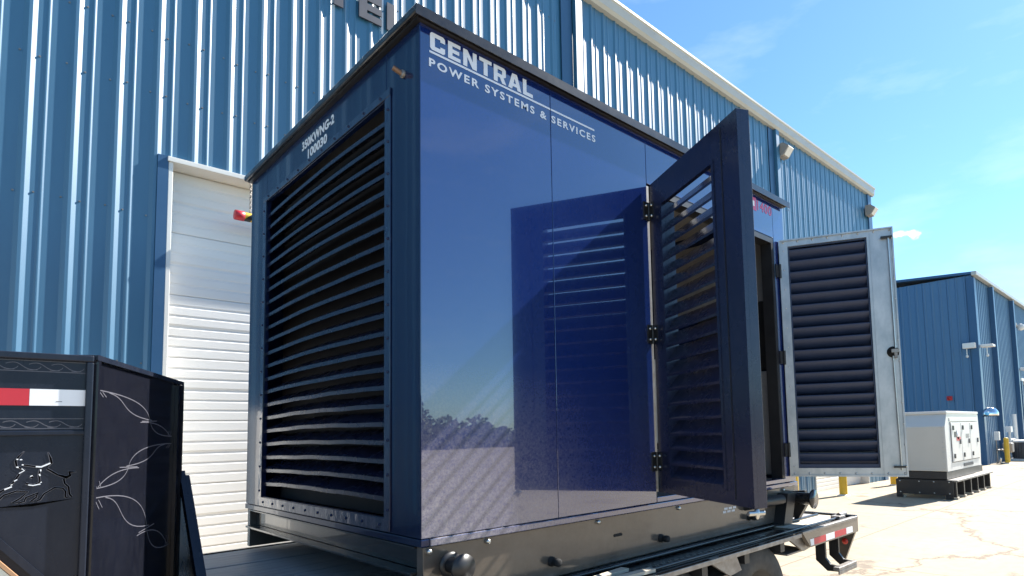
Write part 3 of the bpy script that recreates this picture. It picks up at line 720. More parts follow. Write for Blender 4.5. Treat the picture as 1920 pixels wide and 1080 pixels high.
# ------------------------------------------------------------------ flatbed trailer
tl = thing('flatbed_trailer', (2.4, 3.5, 0), 'black gooseneck flatbed trailer with plank deck under the navy enclosure', 'trailer')
TY0, TY1, DZt, TX1 = 2.14, 4.92, .872, 5.45
plank = None
for k in range(13):
    y = 2.44 + k * .188
    if plank is None: plank = MB().box((.63, y, DZt - .045), (5.38, y + .181, DZt)).build('deck_plank', M['wood'], tl, 0.004)
    else:
        c = link_copy(plank, tl, (0, k * .188, rnd.uniform(-.003, .002)))
MB().box((-.4, TY0, .832), (TX1 - .02, TY0 + .012, DZt - .005)).box((-.4, 2.45, .745), (TX1 - .02, 2.46, .826)).box((-.4, TY0 + .002, DZt - .017), (TX1 - .02, 2.43, DZt - .006)).build('side_channel', M['black_gloss'], tl)
MB().box((-.4, TY1 - .03, .78), (TX1 - .02, TY1, DZt + .004)).build('side_channel', M['black_gloss'], tl)
MB().box((-.4, 2.102, .838), (4.39, 2.110, .868)).build('rub_rail', M['worn_steel'], tl, 0.003)
MB().tube([(.5, 2.39, DZt + .012), (5.3, 2.39, DZt + .012)], .012, 8).build('edge_bar', M['black_gloss'], tl)
MB().tube([(.5, 2.19, DZt + .006), (5.36, 2.19, DZt + .006)], .01, 8).build('edge_bar', M['black_gloss'], tl)
tp = MB()
for i in range(56):
    for j in range(4):
        x = 2.35 + i * .032; y = 2.235 + j * .032; s_ = 1 if (i + j) % 2 else -1
        tp.prism([(-.011, -.003), (.011, -.003), (.011, .003), (-.011, .003)], (x, y, DZt - .006), (.707, .707 * s_, 0), (-.707 * s_, .707, 0), (0, 0, .003))
tag(tp.build('tread_pattern', M['black_gloss'], tl), kind='stuff')
pk = None
for k in range(8):
    x = .75 + k * .61
    if pk is None: pk = MB().box((x, 2.1105, .836), (x + .10, TY0 - .001, .868)).build('stake_pocket', M['black_gloss'], tl)
    elif x < 4.4: link_copy(pk, tl, (k * .61, 0, 0))
# rear side plate with reflective tape
MB().prism([(4.40, .872), (5.45, .872), (5.45, .745), (4.53, .745)], (0, 2.105, 0), X_, Z_, (0, .03, 0)).build('rear_side_plate', M['black_skid'], tl, 0.004)
MB().box((4.40, 2.10, .858), (5.46, 2.14, .876)).build('side_cap', M['worn_steel'], tl, 0.003)
for k, (a, b, c) in enumerate(((4.52, 4.585, 'white'), (4.588, 4.80, 'red'), (4.803, 4.965, 'white'), (4.968, 5.20, 'red'), (5.203, 5.335, 'white'))):
    MB().prism([(a, .805), (b, .805), (b, .757), (a + (.012 if k == 0 else 0), .757)], (0, 2.1025, 0), X_, Z_, (0, .002, 0)).build('reflective_tape', M[c], tl)
MB().box((TX1 - .02, TY0 - .03, .74), (TX1 + .03, TY1, DZt + .012)).build('rear_bumper', M['black_gloss'], tl, 0.006)
MB().tube([(5.30, 2.2, DZt + .02), (5.43, 2.2, DZt + .02)], .022, 10).box((5.22, 2.16, DZt - .004), (5.34, 2.24, DZt + .022)).build('chain_slot', M['worn_steel'], tl, 0.003)
for k, y in enumerate((2.225, 2.33)):
    MB().box((4.52, y, DZt - .004), (5.36, y + .10, DZt + .004)).build('sunlit_tail_board', M['timber'], tl, 0.002)  # pale boards added so the rear deck looks sunlit
# light plate and step under the rear corner
MB().prism([(2.11, .744), (2.30, .744), (2.30, .60), (2.22, .47)], (5.40, 0, 0), Y_, Z_, (.03, 0, 0)).build('light_plate', M['black_skid'], tl, 0.003)
MB().lathe([(0, .010), (.020, .008), (.028, 0)], (5.399, 2.20, .66), -X_, 16).build('marker_light', M['lens_red'], tl)
legp = [(2.24, .745), (2.16, .745), (2.16, .60), (2.125, .555), (2.05, .545), (2.05, .505), (2.15, .50), (2.24, .575)]
la = MB().prism(legp, (4.90, 0, 0), Y_, Z_, (.025, 0, 0)).build('step_leg', M['black'], tl, 0.003)
link_copy(la, tl, (.26, 0, 0))
MB().box((4.86, 2.035, .52), (5.21, 2.085, .545)).box((4.86, 2.035, .49), (5.21, 2.047, .519)).build('step_bar', M['worn_steel'], tl, 0.003)
# frame below
MB().box((-1.0, 2.95, .44), (5.38, 3.02, .74)).box((-1.0, 4.05, .44), (5.38, 4.12, .74)).build('frame_beam', M['black'], tl)
cbm = None
for k in range(10):
    if cbm is None: cbm = MB().box((.66, 2.16, .755), (.72, 4.88, .825)).build('cross_member', M['black'], tl)
    else: link_copy(cbm, tl, (k * .5, 0, 0))
def wheel(x, y0, w_=.24, out=-1):
    R = .418
    cy = y0
    prof = [(.235, 0.0), (.25, -.012), (.31, -.016), (.375, -.008), (.405, .012), (R, .03), (R, .20), (.405, .228), (.375, .248), (.31, .256), (.25, .25), (.235, .24)]
    wl_ = MB().lathe(prof, (x, cy, .424), Y_, 40).build('wheel', M['rubber'], tl)
    tg = MB()
    for q in range(40):
        t = 2 * math.pi * q / 40
        c, s_ = math.cos(t), math.sin(t)
        for (a, b) in ((.035, .085), (.095, .145), (.155, .195)):
            o = Vector((x + c * (R + .004), cy + a, .424 + s_ * (R + .004)))
            tg.prism([(-.024, -.006), (.024, -.006), (.024, .006), (-.024, .006)], o, (-s_, 0, c), (c, 0, s_), (0, b - a, 0))
    tag(tg.build('tread_blocks', M['rubber'], wl_), kind='stuff')
    rim = MB().lathe([(.242, .0), (.238, .012), (.21, .03), (.19, .09), (.13, .10), (.11, .06), (.06, .055), (.055, .01), (0, .005)], (x, cy, .424), Y_, 28).build('rim', M['rim'], wl_)
    nt = MB()
    for q in range(8):
        t = 2 * math.pi * q / 8
        nt.lathe([(.012, 0), (.012, -.03), (0, -.034)], (x + .085 * math.cos(t), cy + .06, .424 + .085 * math.sin(t)), Y_, 6)
    nt.build('wheel_nuts', M['steel'], wl_)
for x in (2.92, 3.93):
    wheel(x, 2.22); wheel(x, 2.52); wheel(x, 4.40)
    MB().tube([(x, 2.3, .424), (x, 4.7, .424)], .06, 10).build('axle', M['black'], tl)
for x in (3.24, 4.28):
    MB().prism([(0, 0), (.30, .005), (.36, -.10), (.22, -.115)], (x, 2.15, .83), X_, Z_, (0, .02, 0)).prism([(0, 0), (.30, 0), (.36, .30), (.0, .30)], (x, 2.1705, .71), X_, Y_, (0, 0, .012)).build('fender_bracket', M['worn_steel'], tl, 0.003)

# two short boards added in place of sunlit patches on the side strip
for (x, y, a, lab) in ((2.36, 2.25, .10, 'short pale board standing in for sunlight on the trailer edge below the side panels, the inner one'), (2.44, 2.165, -.06, 'short pale board standing in for sunlight at the very edge of the trailer, the outer one')):
    u = Vector((math.cos(a), math.sin(a), 0)); v = Vector((-u.y, u.x, 0))
    o = MB().prism([(0, 0), (.26, 0), (.26, .05), (0, .05)], (x, y, DZt + .001), u, v, (0, 0, .018)).build('sun_patch', M['timber'], None, 0.002)
    tag(o, lab, 'sun_patch', 'stand-ins for sunlit patches on the trailer edge')
# gooseneck riser at the left
NX, NY, NZ = .222, 2.15, 1.897
bd = Vector((.4226, .9063, 0)).normalized(); bn = Vector((bd.y, -bd.x, 0))
bd = Vector((.59 - .222, 2.94 - 2.15, 0)).normalized(); bn = Vector((bd.y, -bd.x, 0)); BL = .869
MB().box((-.9, NY, 1.30), (NX - .004, NY + .02, NZ - .018)).build('neck_side', M['black_neck'], tl)
MB().prism([(-.9, 1.30), (NX - .004, 1.30), (NX - .004, .80), (.45, .80), (.30, .95), (.05, 1.299)][::1] if False else [(.06, 1.299), (NX - .004, 1.299), (NX - .004, .62), (.62, .62)][:3] + [(.21, 1.18)], (0, NY, 0), X_, Z_, (0, .02, 0)).build('neck_side_lower', M['black_neck'], tl)
MB().box((-.9, NY - .012, NZ - .018), (NX, NY + .05, NZ)).build('top_cap', M['black_neck'], tl, 0.003)
MB().box((-.9, NY - .008, 1.678), (NX - .006, NY - .001, 1.690)).build('ledge', M['black_neck'], tl, 0.002)
MB().box((NX - .016, NY - .012, .95), (NX, NY - .0005, NZ - .019)).build('corner_angle', M['black_neck'], tl, 0.003)
MB().prism([(.006, .80), (BL, .80), (BL, NZ - .012), (.006, NZ - .012)], (NX, NY, 0), bd, Z_, -bn * .02).build('wing_panel', M['black_wing'], tl)
MB().prism([(0, NZ - .011), (BL + .01, NZ - .011), (BL + .01, NZ + .004), (0, NZ + .004)], Vector((NX, NY, 0)) + bn * .010, bd, Z_, -bn * .05).build('top_cap', M['black_neck'], tl, 0.002)
for a, h in ((.79, .012), (.832, .016)):
    MB().prism([(a, .82), (a + .022, .82), (a + .022, NZ - .013), (a, NZ - .013)], Vector((NX, NY, 0)) + bn * .0005, bd, Z_, bn * h).build('flange', M['black_wing'], tl, 0.003)
MB().prism([(0, .82), (.016, .82), (.016, NZ - .013), (0, NZ - .013)], Vector((NX, NY, 0)) + bn * .0005, bd, Z_, bn * .012).build('flange', M['black_wing'], tl, 0.003)
for z in (1.43, 1.56):
    MB().tube([Vector((NX, NY, z)) + bd * (BL + .001), Vector((NX, NY, z)) + bd * (BL + .05)], .003, 6).build('pin', M['black'], tl)
# rear bulk of the riser, so that it has depth
MB().box((-.9, NY + .05, .80), (NX - .10, NY + 1.2, NZ - .03)).build('riser_box', M['black_neck'], tl)
# raked brace beside the deck
MB().prism([(3.035, 1.50), (2.955, 1.51), (2.93, .87), (2.50, .87)][::-1] if False else [(3.035, 1.51), (2.965, 1.515), (2.44, .875), (3.035, .875)], (.615, 0, 0), Y_, Z_, (.02, 0, 0)).build('raked_brace', M['black_neck'], tl, 0.005)
MB().prism([(2.985, 1.53), (2.945, 1.535), (2.40, .875), (2.455, .875)], (.595, 0, 0), Y_, Z_, (.019, 0, 0)).build('brace_flange', M['black_neck'], tl, 0.004)
# pinstripes and scrolls
def bez(p0, p1, p2, p3, n=14):
    return [((1 - t) ** 3 * p0[0] + 3 * (1 - t) ** 2 * t * p1[0] + 3 * (1 - t) * t * t * p2[0] + t ** 3 * p3[0],
             (1 - t) ** 3 * p0[1] + 3 * (1 - t) ** 2 * t * p1[1] + 3 * (1 - t) * t * t * p2[1] + t ** 3 * p3[1]) for t in [i / n for i in range(n + 1)]]
eps = [0.0008]
def stroke(mb, pts, w, o, u, v, nrm):
    eps[0] += .00006
    mb.ribbon(pts, w, o, u, v, Vector(nrm) * eps[0])
def flourish(u0, z0, u1, z1):
    """one S-shaped pinstripe figure running from (u0,z0) to (u1,z1) on the wing panel"""
    m = MB(); eps[0] = .0008
    o = (NX, NY, 0)
    P = lambda a, b: (u0 + (u1 - u0) * a, z0 + (z1 - z0) * b)
    for pts in (bez(P(0, 0), P(.45, .0), P(.60, .25), P(.63, .55)), bez(P(.12, .02), P(.35, .10), P(.22, .50), P(.66, .56)),
                bez(P(.63, .55), P(.66, .85), P(.75, 1.0), P(1, .99)), bez(P(.50, .64), P(.75, .58), P(.88, .75), P(.96, .97)),
                [P(.52, .61), P(.74, .57)], [P(.02, .03), P(.06, .14)], [P(.05, .03), P(.09, .13)], [P(.93, .99), P(.95, .83)], [P(.97, .99), P(.985, .84)]):
        stroke(m, pts, .0030, o, bd, Z_, bn)
    m.build('pinstripe', M['pinstripe'], tl)
flourish(.03, 1.805, .76, 1.675); flourish(.76, 1.648, .03, 1.525); flourish(.03, 1.50, .765, 1.255)
def scroll(zb, zt):
    m = MB(); eps[0] = .0008
    o = (0, NY, 0); n = (0, -1, 0)
    stroke(m, [(-.6, zb), (.205, zb)], .0022, o, X_, Z_, n); stroke(m, [(-.6, zt), (.205, zt)], .0016, o, X_, Z_, n)
    h = zt - zb
    for k in range(18):
        x = .195 - k * .045
        stroke(m, bez((x, zb + .004), (x - .035, zb), (x - .03, zt + h * .2), (x - .062, zt - h * .35), 12), .0018, o, X_, Z_, n)
        stroke(m, bez((x - .02, zb + .003), (x - .005, zb + .002), (x + .004, zb + h * .2), (x + .007, zb + h * .45), 8), .0015, o, X_, Z_, n)
    m.build('scroll_stripe', M['pinstripe'], tl)
scroll(1.848, 1.876); scroll(1.696, 1.722)
MB().box((.092, NY - .0022, 1.757), (.207, NY - .0005, 1.801)).build('reflective_tape', M['white'], tl)
MB().box((-.19, NY - .0022, 1.757), (.0915, NY - .0005, 1.801)).build('reflective_tape', M['red'], tl)
MB().box((.145, NY - .0026, 1.7675), (.158, NY - .00225, 1.769)).build('tape_print', M['ac_grey'], tl)
# bull drawn in flat strokes: black as shaded cuts, white as light through gaps
def bull():
    o = (0, NY, 0); n = (0, -1, 0)
    def q(x, y):                                      # zoomed photo units -> plate metres
        a = (x - 0) / 800.0
        return (.038 + a * .1915 - .000, 1.640 - (y - 80) / 520.0 * .147 - a * .012 * 0)
    k = MB(); edge = MB(); eps[0] = .0006
    lines = [([(205, 90), (160, 140), (140, 180), (150, 225), (190, 245)], [2, 10, 14, 12, 8]), ([(150, 225), (215, 262), (180, 290)], 9), ([(205, 215), (300, 235)], 9),
             ([(300, 235), (350, 240), (425, 205)], [8, 14, 14]), ([(402, 105), (425, 165), (435, 205), (400, 240)], [2, 14, 16, 10]), ([(400, 260), (490, 320)], 10),
             ([(490, 320), (570, 350), (600, 330), (590, 300), (655, 300)], [10, 26, 22, 20, 3]), ([(180, 290), (130, 370), (80, 420), (30, 450), (0, 490)], 9),
             ([(340, 260), (335, 320), (345, 380), (290, 405), (230, 385)], 9), ([(260, 322), (285, 335)], 12),
             ([(545, 360), (555, 405), (590, 440), (600, 510), (620, 535)], 10), ([(0, 545), (60, 480), (160, 450), (250, 462), (190, 520), (130, 552), (175, 556)], 9),
             ([(190, 555), (225, 550), (235, 515), (335, 478), (320, 520), (275, 552), (305, 553)], 9), ([(325, 552), (350, 545), (385, 490), (470, 440), (540, 450), (565, 480), (565, 535), (580, 540)], 9)]
    for pts, w in lines:
        ww = [x * .00030 for x in w] if isinstance(w, list) else w * .00036
        stroke(edge, [q(*p) for p in pts], [x + .0026 for x in ww] if isinstance(ww, list) else ww + .0026, o, X_, Z_, n)
    eps[0] = .0016
    for pts, w in lines:
        stroke(k, [q(*p) for p in pts], [x * .00030 for x in w] if isinstance(w, list) else w * .00036, o, X_, Z_, n)
    edge.build('cut_edge', M['pinstripe'], tl)
    k.prism([q(-50, 590), q(290, 600), q(640, 555), q(290, 575)], (0, NY - .0005, 0), X_, Z_, (0, -.001, 0))
    k.build('bull_cut_strokes', M['cut_shade'], tl)
    wv = MB(); eps[0] = .0030
    for pts, w in [([(305, 235), (350, 240), (425, 208)], 15), ([(345, 262), (348, 280)], 12), ([(335, 305), (345, 322)], 12), ([(250, 400), (290, 408), (350, 398)], 11), ([(350, 380), (358, 386)], 12),
                   ([(145, 162), (160, 162)], 12), ([(172, 166), (192, 166)], 12), ([(148, 232), (166, 236)], 14), ([(190, 212), (205, 216)], 12), ([(190, 248), (214, 266), (172, 292)], 9),
                   ([(135, 360), (160, 346)], 10), ([(110, 395), (124, 388)], 9), ([(62, 430), (120, 408)], 14), ([(262, 324), (282, 316)], 9)]:
        stroke(wv, [q(*p) for p in pts], w * .00024, o, X_, Z_, n)
    wv.build('gap_light', M['white'], tl)
bull()
# diagonal edge of the neck and the cream tray under it
MB().prism([(-.05, 1.485), (.045, 1.425), (.33, 1.07), (.33, 1.045), (.04, 1.405), (-.05, 1.462)], (0, NY - .012, 0), X_, Z_, (0, .04, 0)).build('neck_edge', M['black_neck'], tl, 0.002)
MB().prism([(-.09, 1.46), (.035, 1.385), (.30, 1.055), (.30, 1.045), (.033, 1.374), (-.09, 1.449)], (0, NY - .03, 0), X_, Z_, (0, .05, 0)).build('tray_trim', M['tan'], tl, 0.002)
MB().prism([(-.3, 1.50), (-.09, 1.448), (.032, 1.373), (.298, 1.045), (.29, 1.0), (-.3, 1.0)], (0, NY - .028, 0), X_, Z_, (0, .046, 0)).build('tray_panel', M['cream_panel'], tl)

# ------------------------------------------------------------------ navy generator enclosure
XE, YS, X1, Y1, ZB, ZT = 1.402, 2.419, 4.99, 4.874, 1.165, 3.60
en = thing('generator_enclosure', (3.2, 3.65, .88), 'large navy enclosure with louvered end and open doors, lettered CENTRAL', 'generator enclosure')
N, NS = M['navy'], M['navy_side']
# end face around the louver opening
OY0, OY1, OZ0, OZ1 = 2.745, 4.535, 1.268, 3.352
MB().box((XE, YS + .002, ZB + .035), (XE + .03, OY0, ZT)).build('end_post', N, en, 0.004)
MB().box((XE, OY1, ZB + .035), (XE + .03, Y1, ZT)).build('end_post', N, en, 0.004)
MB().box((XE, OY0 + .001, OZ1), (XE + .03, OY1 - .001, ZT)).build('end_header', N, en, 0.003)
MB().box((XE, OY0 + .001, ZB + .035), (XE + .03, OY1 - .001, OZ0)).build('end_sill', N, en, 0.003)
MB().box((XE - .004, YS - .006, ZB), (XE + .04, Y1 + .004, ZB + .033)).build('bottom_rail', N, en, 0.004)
fl = .052
MB().box((XE - .007, OY0 - fl, OZ0 - .02), (XE - .001, OY0 + .008, OZ1 + .02)).build('louver_flange', M['navy_sheet'], en, 0.002)
MB().box((XE - .007, OY1 - .008, OZ0 - .02), (XE - .001, OY1 + fl, OZ1 + .02)).build('louver_flange', M['navy_sheet'], en, 0.002)
MB().box((XE - .009, OY0 - fl, OZ1 + .003), (XE - .0015, OY1 + fl, OZ1 + .045)).build('louver_flange', M['navy_sheet'], en, 0.002)
MB().box((XE - .009, OY0 - fl, OZ0 - .062), (XE - .0015, OY1 + fl, OZ0 - .003)).build('louver_flange', M['navy_sheet'], en, 0.002)
rv = MB()
for k in range(13):
    z = OZ0 + .04 + k * .165
    for y in (OY0 - .028, OY1 + .028): rv.lathe([(.008, 0), (.007, .005), (0, .007)], (XE - .007, y, z), -X_, 8)
for k in range(10):
    y = OY0 + .05 + k * .187
    for z in (OZ1 + .024, OZ0 - .034): rv.lathe([(.008, 0), (.007, .005), (0, .007)], (XE - .009, y, z), -X_, 8)
tag(rv.build('rivets', M['navy'], en), kind='stuff')
def blade(i):
    """rain louver: front lip, then a leaf that climbs inwards; slightly bowed"""
    rr = random.Random(i); n = 16; z = 3.238 - .0902 * i; vs = []; ph = rr.uniform(0, 6)
    prof = [(0, -.002), (-.001, .020), (.004, .023), (.095, .074), (.097, .070), (.008, .016), (.004, -.002)]
    for k in range(n + 1):
        t = k / n; y = OY0 + (OY1 - OY0) * t
        bow = 4 * t * (1 - t); wav = .0018 * math.sin(t * 9 + ph) * bow + (.0015 if i > 14 else .0004) * math.sin(t * 23 + 2 * ph) * bow
        for a, h in prof: vs.append((XE + .012 + a - .010 * bow, y, z + h + .012 * bow + wav))
    m = len(prof)
    fs = [(k * m + j, k * m + (j + 1) % m, (k + 1) * m + (j + 1) % m, (k + 1) * m + j) for k in range(n) for j in range(m)]
    return MB().add(vs, [f[::-1] for f in fs], False)
for i in range(22):
    blade(i).build('louver_blade', M['blade_navy'], en)
MB().box((XE + .13, OY0 - .02, OZ0 - .02), (XE + .15, OY1 + .02, OZ1 + .02)).build('radiator_core', M['radiator'], en)
# side wall: panels, opening with two doors
HX, JX = 3.085, 4.800                               # hinge line of the navy door and right jamb of the opening
def panel(x0, x1, z0, z1, nm='side_panel', m=NS): return MB().box((x0, YS, z0), (x1, YS + .03, z1)).build(nm, m, en, 0.0025)
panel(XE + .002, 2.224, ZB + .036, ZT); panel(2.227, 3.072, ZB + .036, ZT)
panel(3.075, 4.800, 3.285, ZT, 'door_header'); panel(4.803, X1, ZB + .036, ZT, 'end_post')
MB().box((XE + .041, YS - .012, ZB), (X1 + .005, YS + .03, ZB + .033)).build('bottom_rail', NS, en, 0.004)
MB().box((3.075, YS - .004, ZB + .036), (4.80, YS + .2, 1.235)).build('door_sill', NS, en, 0.004)
MB().box((3.073, YS + .031, 1.236), (3.12, YS + .10, 3.284)).build('door_post', M['black'], en)
MB().box((4.757, YS + .002, 1.236), (4.799, YS + .10, 3.284)).build('door_post', M['black'], en)
MB().box((3.121, YS + .002, 3.235), (4.756, YS + .10, 3.284)).build('door_lintel', M['black'], en)
# shell
MB().box((XE + .031, Y1 - .03, ZB), (X1, Y1, ZT)).build('back_wall', N, en)
MB().box((X1 - .03, YS + .031, ZB), (X1, Y1 - .031, ZT)).build('far_end_wall', N, en)
MB().box((XE + .16, YS + .11, ZB - .0), (X1 - .031, Y1 - .031, ZB + .03)).build('floor_plate', M['black'], en)
# roof with overhanging folded edge
MB().box((XE - .045, YS - .045, ZT + .012), (X1 + .05, Y1 + .045, ZT + .052)).build('roof', M['black_gloss'], en, 0.008)
MB().box((XE - .022, YS - .022, ZT + .001), (X1 + .02, Y1 + .022, ZT + .0115)).build('roof_gasket', M['black'], en)
MB().box((XE - .047, YS - .050, ZT - .006), (X1 + .052, YS - .0455, ZT + .045)).build('drip_edge', M['black_gloss'], en)
# interior: lining, control cabinet, engine block
MB().box((X1 - .06, YS + .11, 1.25), (X1 - .0305, 3.6, 2.16)).build('foam_panel', M['foam'], en, 0.01)
MB().box((X1 - .075, YS + .11, 2.17), (X1 - .0305, 3.3, 2.78)).build('control_cabinet', M['matt_black'], en, 0.01)
MB().box((X1 - .05, YS + .11, 2.79), (X1 - .0305, 3.6, 3.45)).build('foam_panel', M['interior'], en)
MB().box((1.9, Y1 - .06, 1.22), (X1 - .1, Y1 - .031, 3.55)).build('foam_panel', M['interior'], en)
MB().box((2.2, 3.1, 1.55), (4.2, 4.0, 2.25)).box((2.5, 3.25, 2.26), (3.9, 3.85, 2.55)).tube([(2.5, 3.2, 2.7), (3.9, 3.2, 2.7)], .09, 14).tube([(3.4, 3.5, 2.5), (3.4, 3.5, 3.2)], .11, 14).build('engine_block', M['lamp_body'], en, 0.02)
MB().box((2.0, 3.05, 1.2), (4.6, 3.15, 1.5)).box((2.0, 3.95, 1.2), (4.6, 4.05, 1.5)).build('engine_rail', M['black'], en)
MB().box((XE + .031, YS + .031, 3.56), (X1 - .031, Y1 - .031, 3.59)).build('ceiling_lining', M['interior'], en)

# lettering on the side
def L_(o, mb, name='lettering', m=None): return mb.build(name, m or M['lettering'], en)
s_, c_ = .27, .10
C_ = [[(c_, 0), (.85 - c_, 0), (.85, c_), (.85, .36), (.58, .36), (.58, .24), (.27, .24), (.27, .76), (.58, .76), (.58, .64), (.85, .64), (.85, 1 - c_), (.85 - c_, 1), (c_, 1), (0, 1 - c_), (0, c_)]]
E_ = [[(0, 0), (.74, 0), (.74, .22), (.26, .22), (.26, .39), (.66, .39), (.66, .61), (.26, .61), (.26, .78), (.74, .78), (.74, 1), (0, 1)]]
N_ = [[(0, 0), (.25, 0), (.25, .58), (.57, 0), (.84, 0), (.84, 1), (.59, 1), (.59, .42), (.27, 1), (0, 1)]]
T_ = [[(.27, 0), (.53, 0), (.53, .77), (.80, .77), (.80, 1), (0, 1), (0, .77), (.27, .77)]]
R_ = [[(0, 0), (.26, 0), (.26, .33), (.40, .33), (.56, 0), (.84, 0), (.66, .37), (.82, .48), (.82, .90), (.72, 1), (0, 1)], [(.26, .54), (.26, .79), (.56, .79), (.56, .54)]]
A_ = [[(0, 0), (.27, 0), (.32, .18), (.60, .18), (.65, 0), (.92, 0), (.63, 1), (.29, 1)], [(.38, .38), (.46, .70), (.54, .38)]]
Ll = [[(0, 0), (.72, 0), (.72, .23), (.26, .23), (.26, 1), (0, 1)]]
sh = [(1.02, C_), (.90, E_), (1.0, N_), (.93, T_), (.97, R_), (1.04, A_), (.72, Ll)]
ys = YS - .0015
nY = (0, -1e-6, 0)
L_(0, block_letters(sh, (1.456, ys, 3.490), X_, Z_, nY, .640, .088))
L_(0, MB().add([(1.452, ys, 3.4715), (2.223, ys, 3.4715), (2.223, ys, 3.4825), (1.452, ys, 3.4825)], [(0, 1, 2, 3)]), 'lettering_bar')
L_(0, MB().add([(2.228, ys, 3.4715), (2.583, ys, 3.4715), (2.583, ys, 3.4825), (2.228, ys, 3.4825)], [(0, 1, 2, 3)]), 'lettering_bar')
L_(0, text_mb('POWER SYSTEMS & SERVICES', (1.450, ys, 3.402), X_, Z_, nY, 1.140, .043, 0.03, 1.30))
L_(0, text_mb('1400', (4.545, ys, 3.470), X_, Z_, nY, .245, .085, 0.02, 1.1), 'lettering', M['red_print'])
L_(0, MB().add([(4.36, ys, 3.455), (4.53, ys, 3.455), (4.53, ys, 3.565), (4.36, ys, 3.565)], [(0, 1, 2, 3)]), 'decal', M['red_print'])
L_(0, MB().add([(4.37, ys - .001, 3.49), (4.50, ys - .001, 3.49), (4.50, ys - .001, 3.535), (4.37, ys - .001, 3.535)], [(0, 1, 2, 3)]), 'decal_emblem', M['white'])
# lettering on the end face reads towards -Y
nX = (-1e-6, 0, 0)
L_(0, text_mb('350KWNG-2', (XE - .0015, 3.873, 3.484), -Y_, Z_, nX, .492, .060, 0.04, 1.0), 'lettering', M['white'])
L_(0, text_mb('100030', (XE - .0015, 3.775, 3.404), -Y_, Z_, nX, .295, .060, 0.04, 1.0), 'lettering', M['white'])

# black tank skid
MB().box((XE + .012, YS + .006, .897), (X1 + .05, YS + .06, ZB - .003)).build('skid_side', M['black_skid'], en, 0.003)
MB().box((XE + .012, Y1 - .06, .897), (X1 + .05, Y1 - .006, ZB - .003)).build('skid_side', M['black_skid'], en, 0.003)
MB().box((XE + .05, YS + .061, 1.05), (XE + .06, Y1 - .061, ZB - .004)).box((XE - .018, YS + .061, 1.036), (XE + .049, Y1 - .061, 1.049)).box((XE + .0, YS + .061, ZB - .012), (XE + .049, Y1 - .061, ZB - .004)).build('skid_end_channel', M['black_gloss'], en, 0.002)
MB().prism([(XE + .02, 1.035), (XE + .30, 1.035), (XE + .30, .90)], (0, YS + .061, 0), X_, Z_, (0, Y1 - YS - .122, 0)).build('skid_floor', M['black'], en)
MB().box((X1 - .02, YS + .061, .9), (X1 + .05, Y1 - .061, ZB - .004)).build('skid_end', M['black_skid'], en)
MB().box((XE + .31, YS + .061, .895), (X1 - .03, Y1 - .061, 1.0)).build('tank', M['black'], en)
for x, z in ((2.171, .981), (3.104, .975), (4.19, .985)):
    MB().lathe([(.026, 0), (.026, .012), (.018, .014), (.018, .034), (.021, .035), (.021, .062), (.012, .066), (0, .066)], (x, YS + .006, z), -Y_, 14).build('drain_plug', M['matt_black'], en)
MB().prism([(-.032, -.008), (.032, -.008), (.037, 0), (.032, .008), (-.032, .008), (-.037, 0)], (2.70, YS + .0055, 1.048), X_, Z_, (0, -.003, 0)).build('slot', M['matt_black'], en)
for x in (1.44, 1.76, 2.53, 3.3, 4.1, 4.75):
    MB().lathe([(.013, 0), (.013, .012), (.009, .018), (0, .019)], (x, YS + .005, 1.143), -Y_, 12).build('bolt_head', M['steel'], en)
pr = MB()
for r_, z in ((0, 1.071), (1, 1.049)):
    x = 3.84 if r_ else 3.86
    for k in range(11):
        if k in (3, 7): continue
        pr.box((x + k * .0145, YS + .0048, z), (x + k * .0145 + .010, YS + .0056, z + .015))
pr.build('stencil_print', M['white'], en)
# lifting pipes
for x in (1.53,):
    MB().tube([(x, YS + .02, 1.075), (x, YS - .13, 1.075)], .034, 20).lathe([(.034, 0), (.060, .0), (.060, .010), (0, .0105)], (x, YS - .13, 1.075), -Y_, 24).lathe([(.035, 0), (.058, .002), (.058, .010), (.035, .012)], (x, YS - .03, 1.075), -Y_, 24).build('lifting_pipe', M['black'], en)
MB().tube([(4.86, YS + .02, 1.07), (4.86, YS - .2, 1.07)], .05, 20).lathe([(.05, 0), (.078, .0), (.078, .012), (0, .0125)], (4.86, YS - .2, 1.07), -Y_, 24).build('lifting_pipe', M['black_gloss'], en)
MB().prism([(YS + .004, 1.12), (YS - .10, 1.13), (YS - .10, 1.0), (YS - .03, .885), (YS + .004, .885)], (4.93, 0, 0), Y_, Z_, (.05, 0, 0)).build('jack_plate', M['black'], en, 0.004)
MB().prism([(0, 0), (.14, 0), (.05, -.24), (-.09, -.24)], (4.66, YS + .004, 1.125), X_, Z_, (0, -.09, 0)).build('jack_plate', M['black'], en, 0.004)
MB().tube([(4.12, YS - .01, 1.08), (4.62, YS - .05, 1.08)], .04, 16).build('drain_pipe', M['black'], en)
# roof eyes and a drip pipe
for x in (1.56, 4.86):
    MB().tube([(x + .03 * math.cos(t), YS + .03, ZT + .052 + .034 * math.sin(t) + .012) for t in [math.pi * (q / 10) * 1.4 - .63 for q in range(11)]], .008, 8).box((x - .04, YS + .01, ZT + .0525), (x + .04, YS + .05, ZT + .062)).build('lifting_eye', M['steel'], en)
MB().box((XE + .015, 2.50, ZT + .0525), (XE + .03, 2.53, ZT + .085)).build('roof_clip', M['steel'], en)
MB().tube([(XE, 2.575, 3.41), (XE - .05, 2.585, 3.43)], .013, 10).build('drip_pipe', M['copper'], en)
MB().lathe([(.02, 0), (.02, .012), (0, .013)], (XE - .0005, 2.57, 3.408), -X_, 10).build('drip_pipe_nut', M['worn_steel'], en)

